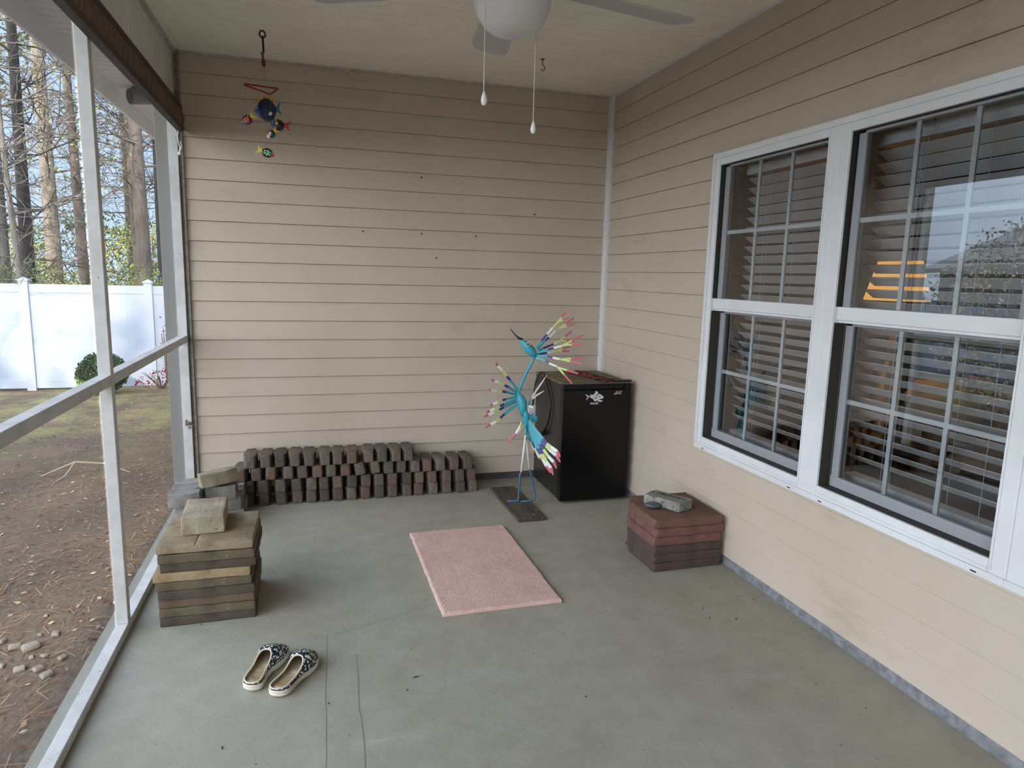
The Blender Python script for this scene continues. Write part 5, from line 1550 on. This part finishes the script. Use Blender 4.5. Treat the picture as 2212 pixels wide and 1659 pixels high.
us = [(-12.5, 13.0, 1.8, 2.2, 'yel'), (-10.4, 11.6, 1.5, 2.0, 'dark'), (-9.0, 11.0, 1.3, 1.9, 'yel'), (-7.7, 11.4, 1.2, 2.3, 'pine'), (-6.6, 10.8, 1.1, 1.9, 'yel'), (-5.5, 11.2, 1.1, 2.2, 'pine'), (-4.5, 11.0, 1.0, 2.0, 'yel'), (-11.0, 17.0, 2.4, 3.6, 'yel'), (-8.4, 18.0, 2.4, 3.8, 'pine'), (-6.6, 17.0, 2.0, 3.4, 'yel')]
pos = ['cut off by the left photo edge', 'third from the left photo edge', 'below the pale tall trunk', 'left of the screen post', 'behind the screen post', 'below the thick grey-brown tree', 'next to the white corner post', 'tall and far back at left', 'tall and far back in the middle', 'tall and far back at right']
for k, (x, y, s, h, lf) in enumerate(us):
    shrub('wild_shrub', '%s wild shrub behind the fence, %s' % ({'yel': 'yellow-green', 'dark': 'dark green', 'pine': 'olive green'}[lf], pos[k]), x, y, -0.7, s, s * 0.7, h, lf, 5000, 0.03 if k < 7 else 0.06, 60 + k, group='wild shrubs behind the fence')
shrub('glossy_shrub', 'big glossy-leaved shrub mirrored bright in the window', -7.0, 1.2, -0.45, 1.5, 2.0, 3.0, 'pale', 12000, 0.034, 90)

# ---- neighbour's house, seen mirrored in the window
def house():
    root = empty('neighbour_house', (-20.0, 7.0, -0.7), -1.0)
    tag(root, 'pale neighbouring house with white rake boards, mirrored in the window', 'house')
    sw = M('neighbour_siding', (206, 200, 190), 0.7)
    w = MB()
    for k in range(18): w.box(-4, 4 + 0.012 * 0, -5, 5, 0.16 * k, 0.16 * k + 0.155)
    w.prism([(-5.0, 2.88), (5.0, 2.88), (0, 5.4)], -4, 4, Matrix(((0, 0, 1, 0), (1, 0, 0, 0), (0, 1, 0, 0), (0, 0, 0, 1))))
    w.build('wall', sw, root)
    r = MB()
    for s in (-1, 1):
        r.add([(-4.4, s * 5.5, 2.66), (4.4, s * 5.5, 2.66), (4.4, 0, 5.45), (-4.4, 0, 5.45), (-4.4, s * 5.5, 2.80), (4.4, s * 5.5, 2.80), (4.4, 0, 5.59), (-4.4, 0, 5.59)], [(0, 1, 2, 3), (4, 5, 6, 7), (0, 1, 5, 4), (1, 2, 6, 5), (0, 3, 7, 4)])
    r.build('roof', M('neighbour_roof', (176, 172, 166), 0.9), root)
    f = MB()
    for s in (-1, 1):
        f.add([(4.41, s * 5.5, 2.62), (4.41, 0, 5.41), (4.41, 0, 5.62), (4.41, s * 5.5, 2.83), (4.45, s * 5.5, 2.62), (4.45, 0, 5.41), (4.45, 0, 5.62), (4.45, s * 5.5, 2.83)], [(4, 5, 6, 7), (0, 1, 2, 3), (0, 1, 5, 4), (3, 2, 6, 7)])
    f.build('rake_board', WHITE, root)
    g = MB().box(4.0, 4.05, -2.2, -0.9, 0.9, 2.3).build('house_window', M('neighbour_glass', (60, 66, 74), 0.15), root)
house()

# ---- floodlight under the eave
def flood():
    root = empty('floodlight', (-3.33, 1.05, 2.83))
    tag(root, 'grey cylindrical floodlight under the roof overhang outside', 'floodlight')
    gm = M('grey_metal', (120, 122, 126), 0.5)
    MB().lathe([(0.05, -0.02), (0.055, 0.0)], 20).build('base', gm, root)
    MB().tube([(0.01, 0.0, -0.02), (0.02, 0.0, -0.06)], 0.014, 10).build('arm', gm, root)
    h = MB(); h.smooth = True
    h.tube([(0.08, 0.06, -0.045), (-0.06, -0.04, -0.07)], [0.048, 0.056], 22)
    ho = h.build('lamp_head', gm, root)
    d = Vector((-0.14, -0.10, -0.025)).normalized(); c = Vector((-0.06, -0.04, -0.07))
    MB().tube([c + d * 0.0005, c + d * 0.003], 0.048, 22).build('lens', M('dark_lens', (66, 64, 68), 0.3), ho)
flood()

# small bits of debris on the slab
random.seed(31)
b = MB()
for k in range(150):
    if random.random() < 0.4: x, y = random.uniform(-0.5, -0.02), random.uniform(-3.6, -1.2)
    else: x, y = random.uniform(-2.8, -0.1), random.uniform(-4.0, -0.35)
    if random.random() < 0.18: x, y = random.gauss(-0.97, 0.03), random.uniform(-0.6, -0.3)
    s = random.uniform(0.0015, 0.0045); a = random.uniform(0, 6.28); l = s * random.choice((1, 1, 1.5, 4))
    ca, sa = cos(a), sin(a)
    b.add([(x + ca * l, y + sa * l, 0.0009), (x - sa * s, y + ca * s, 0.0022), (x - ca * l, y - sa * l, 0.0009), (x + sa * s, y - ca * s, 0.0012)], [(0, 1, 2, 3)])
o = b.build('floor_crumbs', M('dark_crumbs', (52, 44, 36), 0.95))
tag(o, 'dark crumbs and leaf bits scattered over the concrete floor', 'debris', kind='stuff')
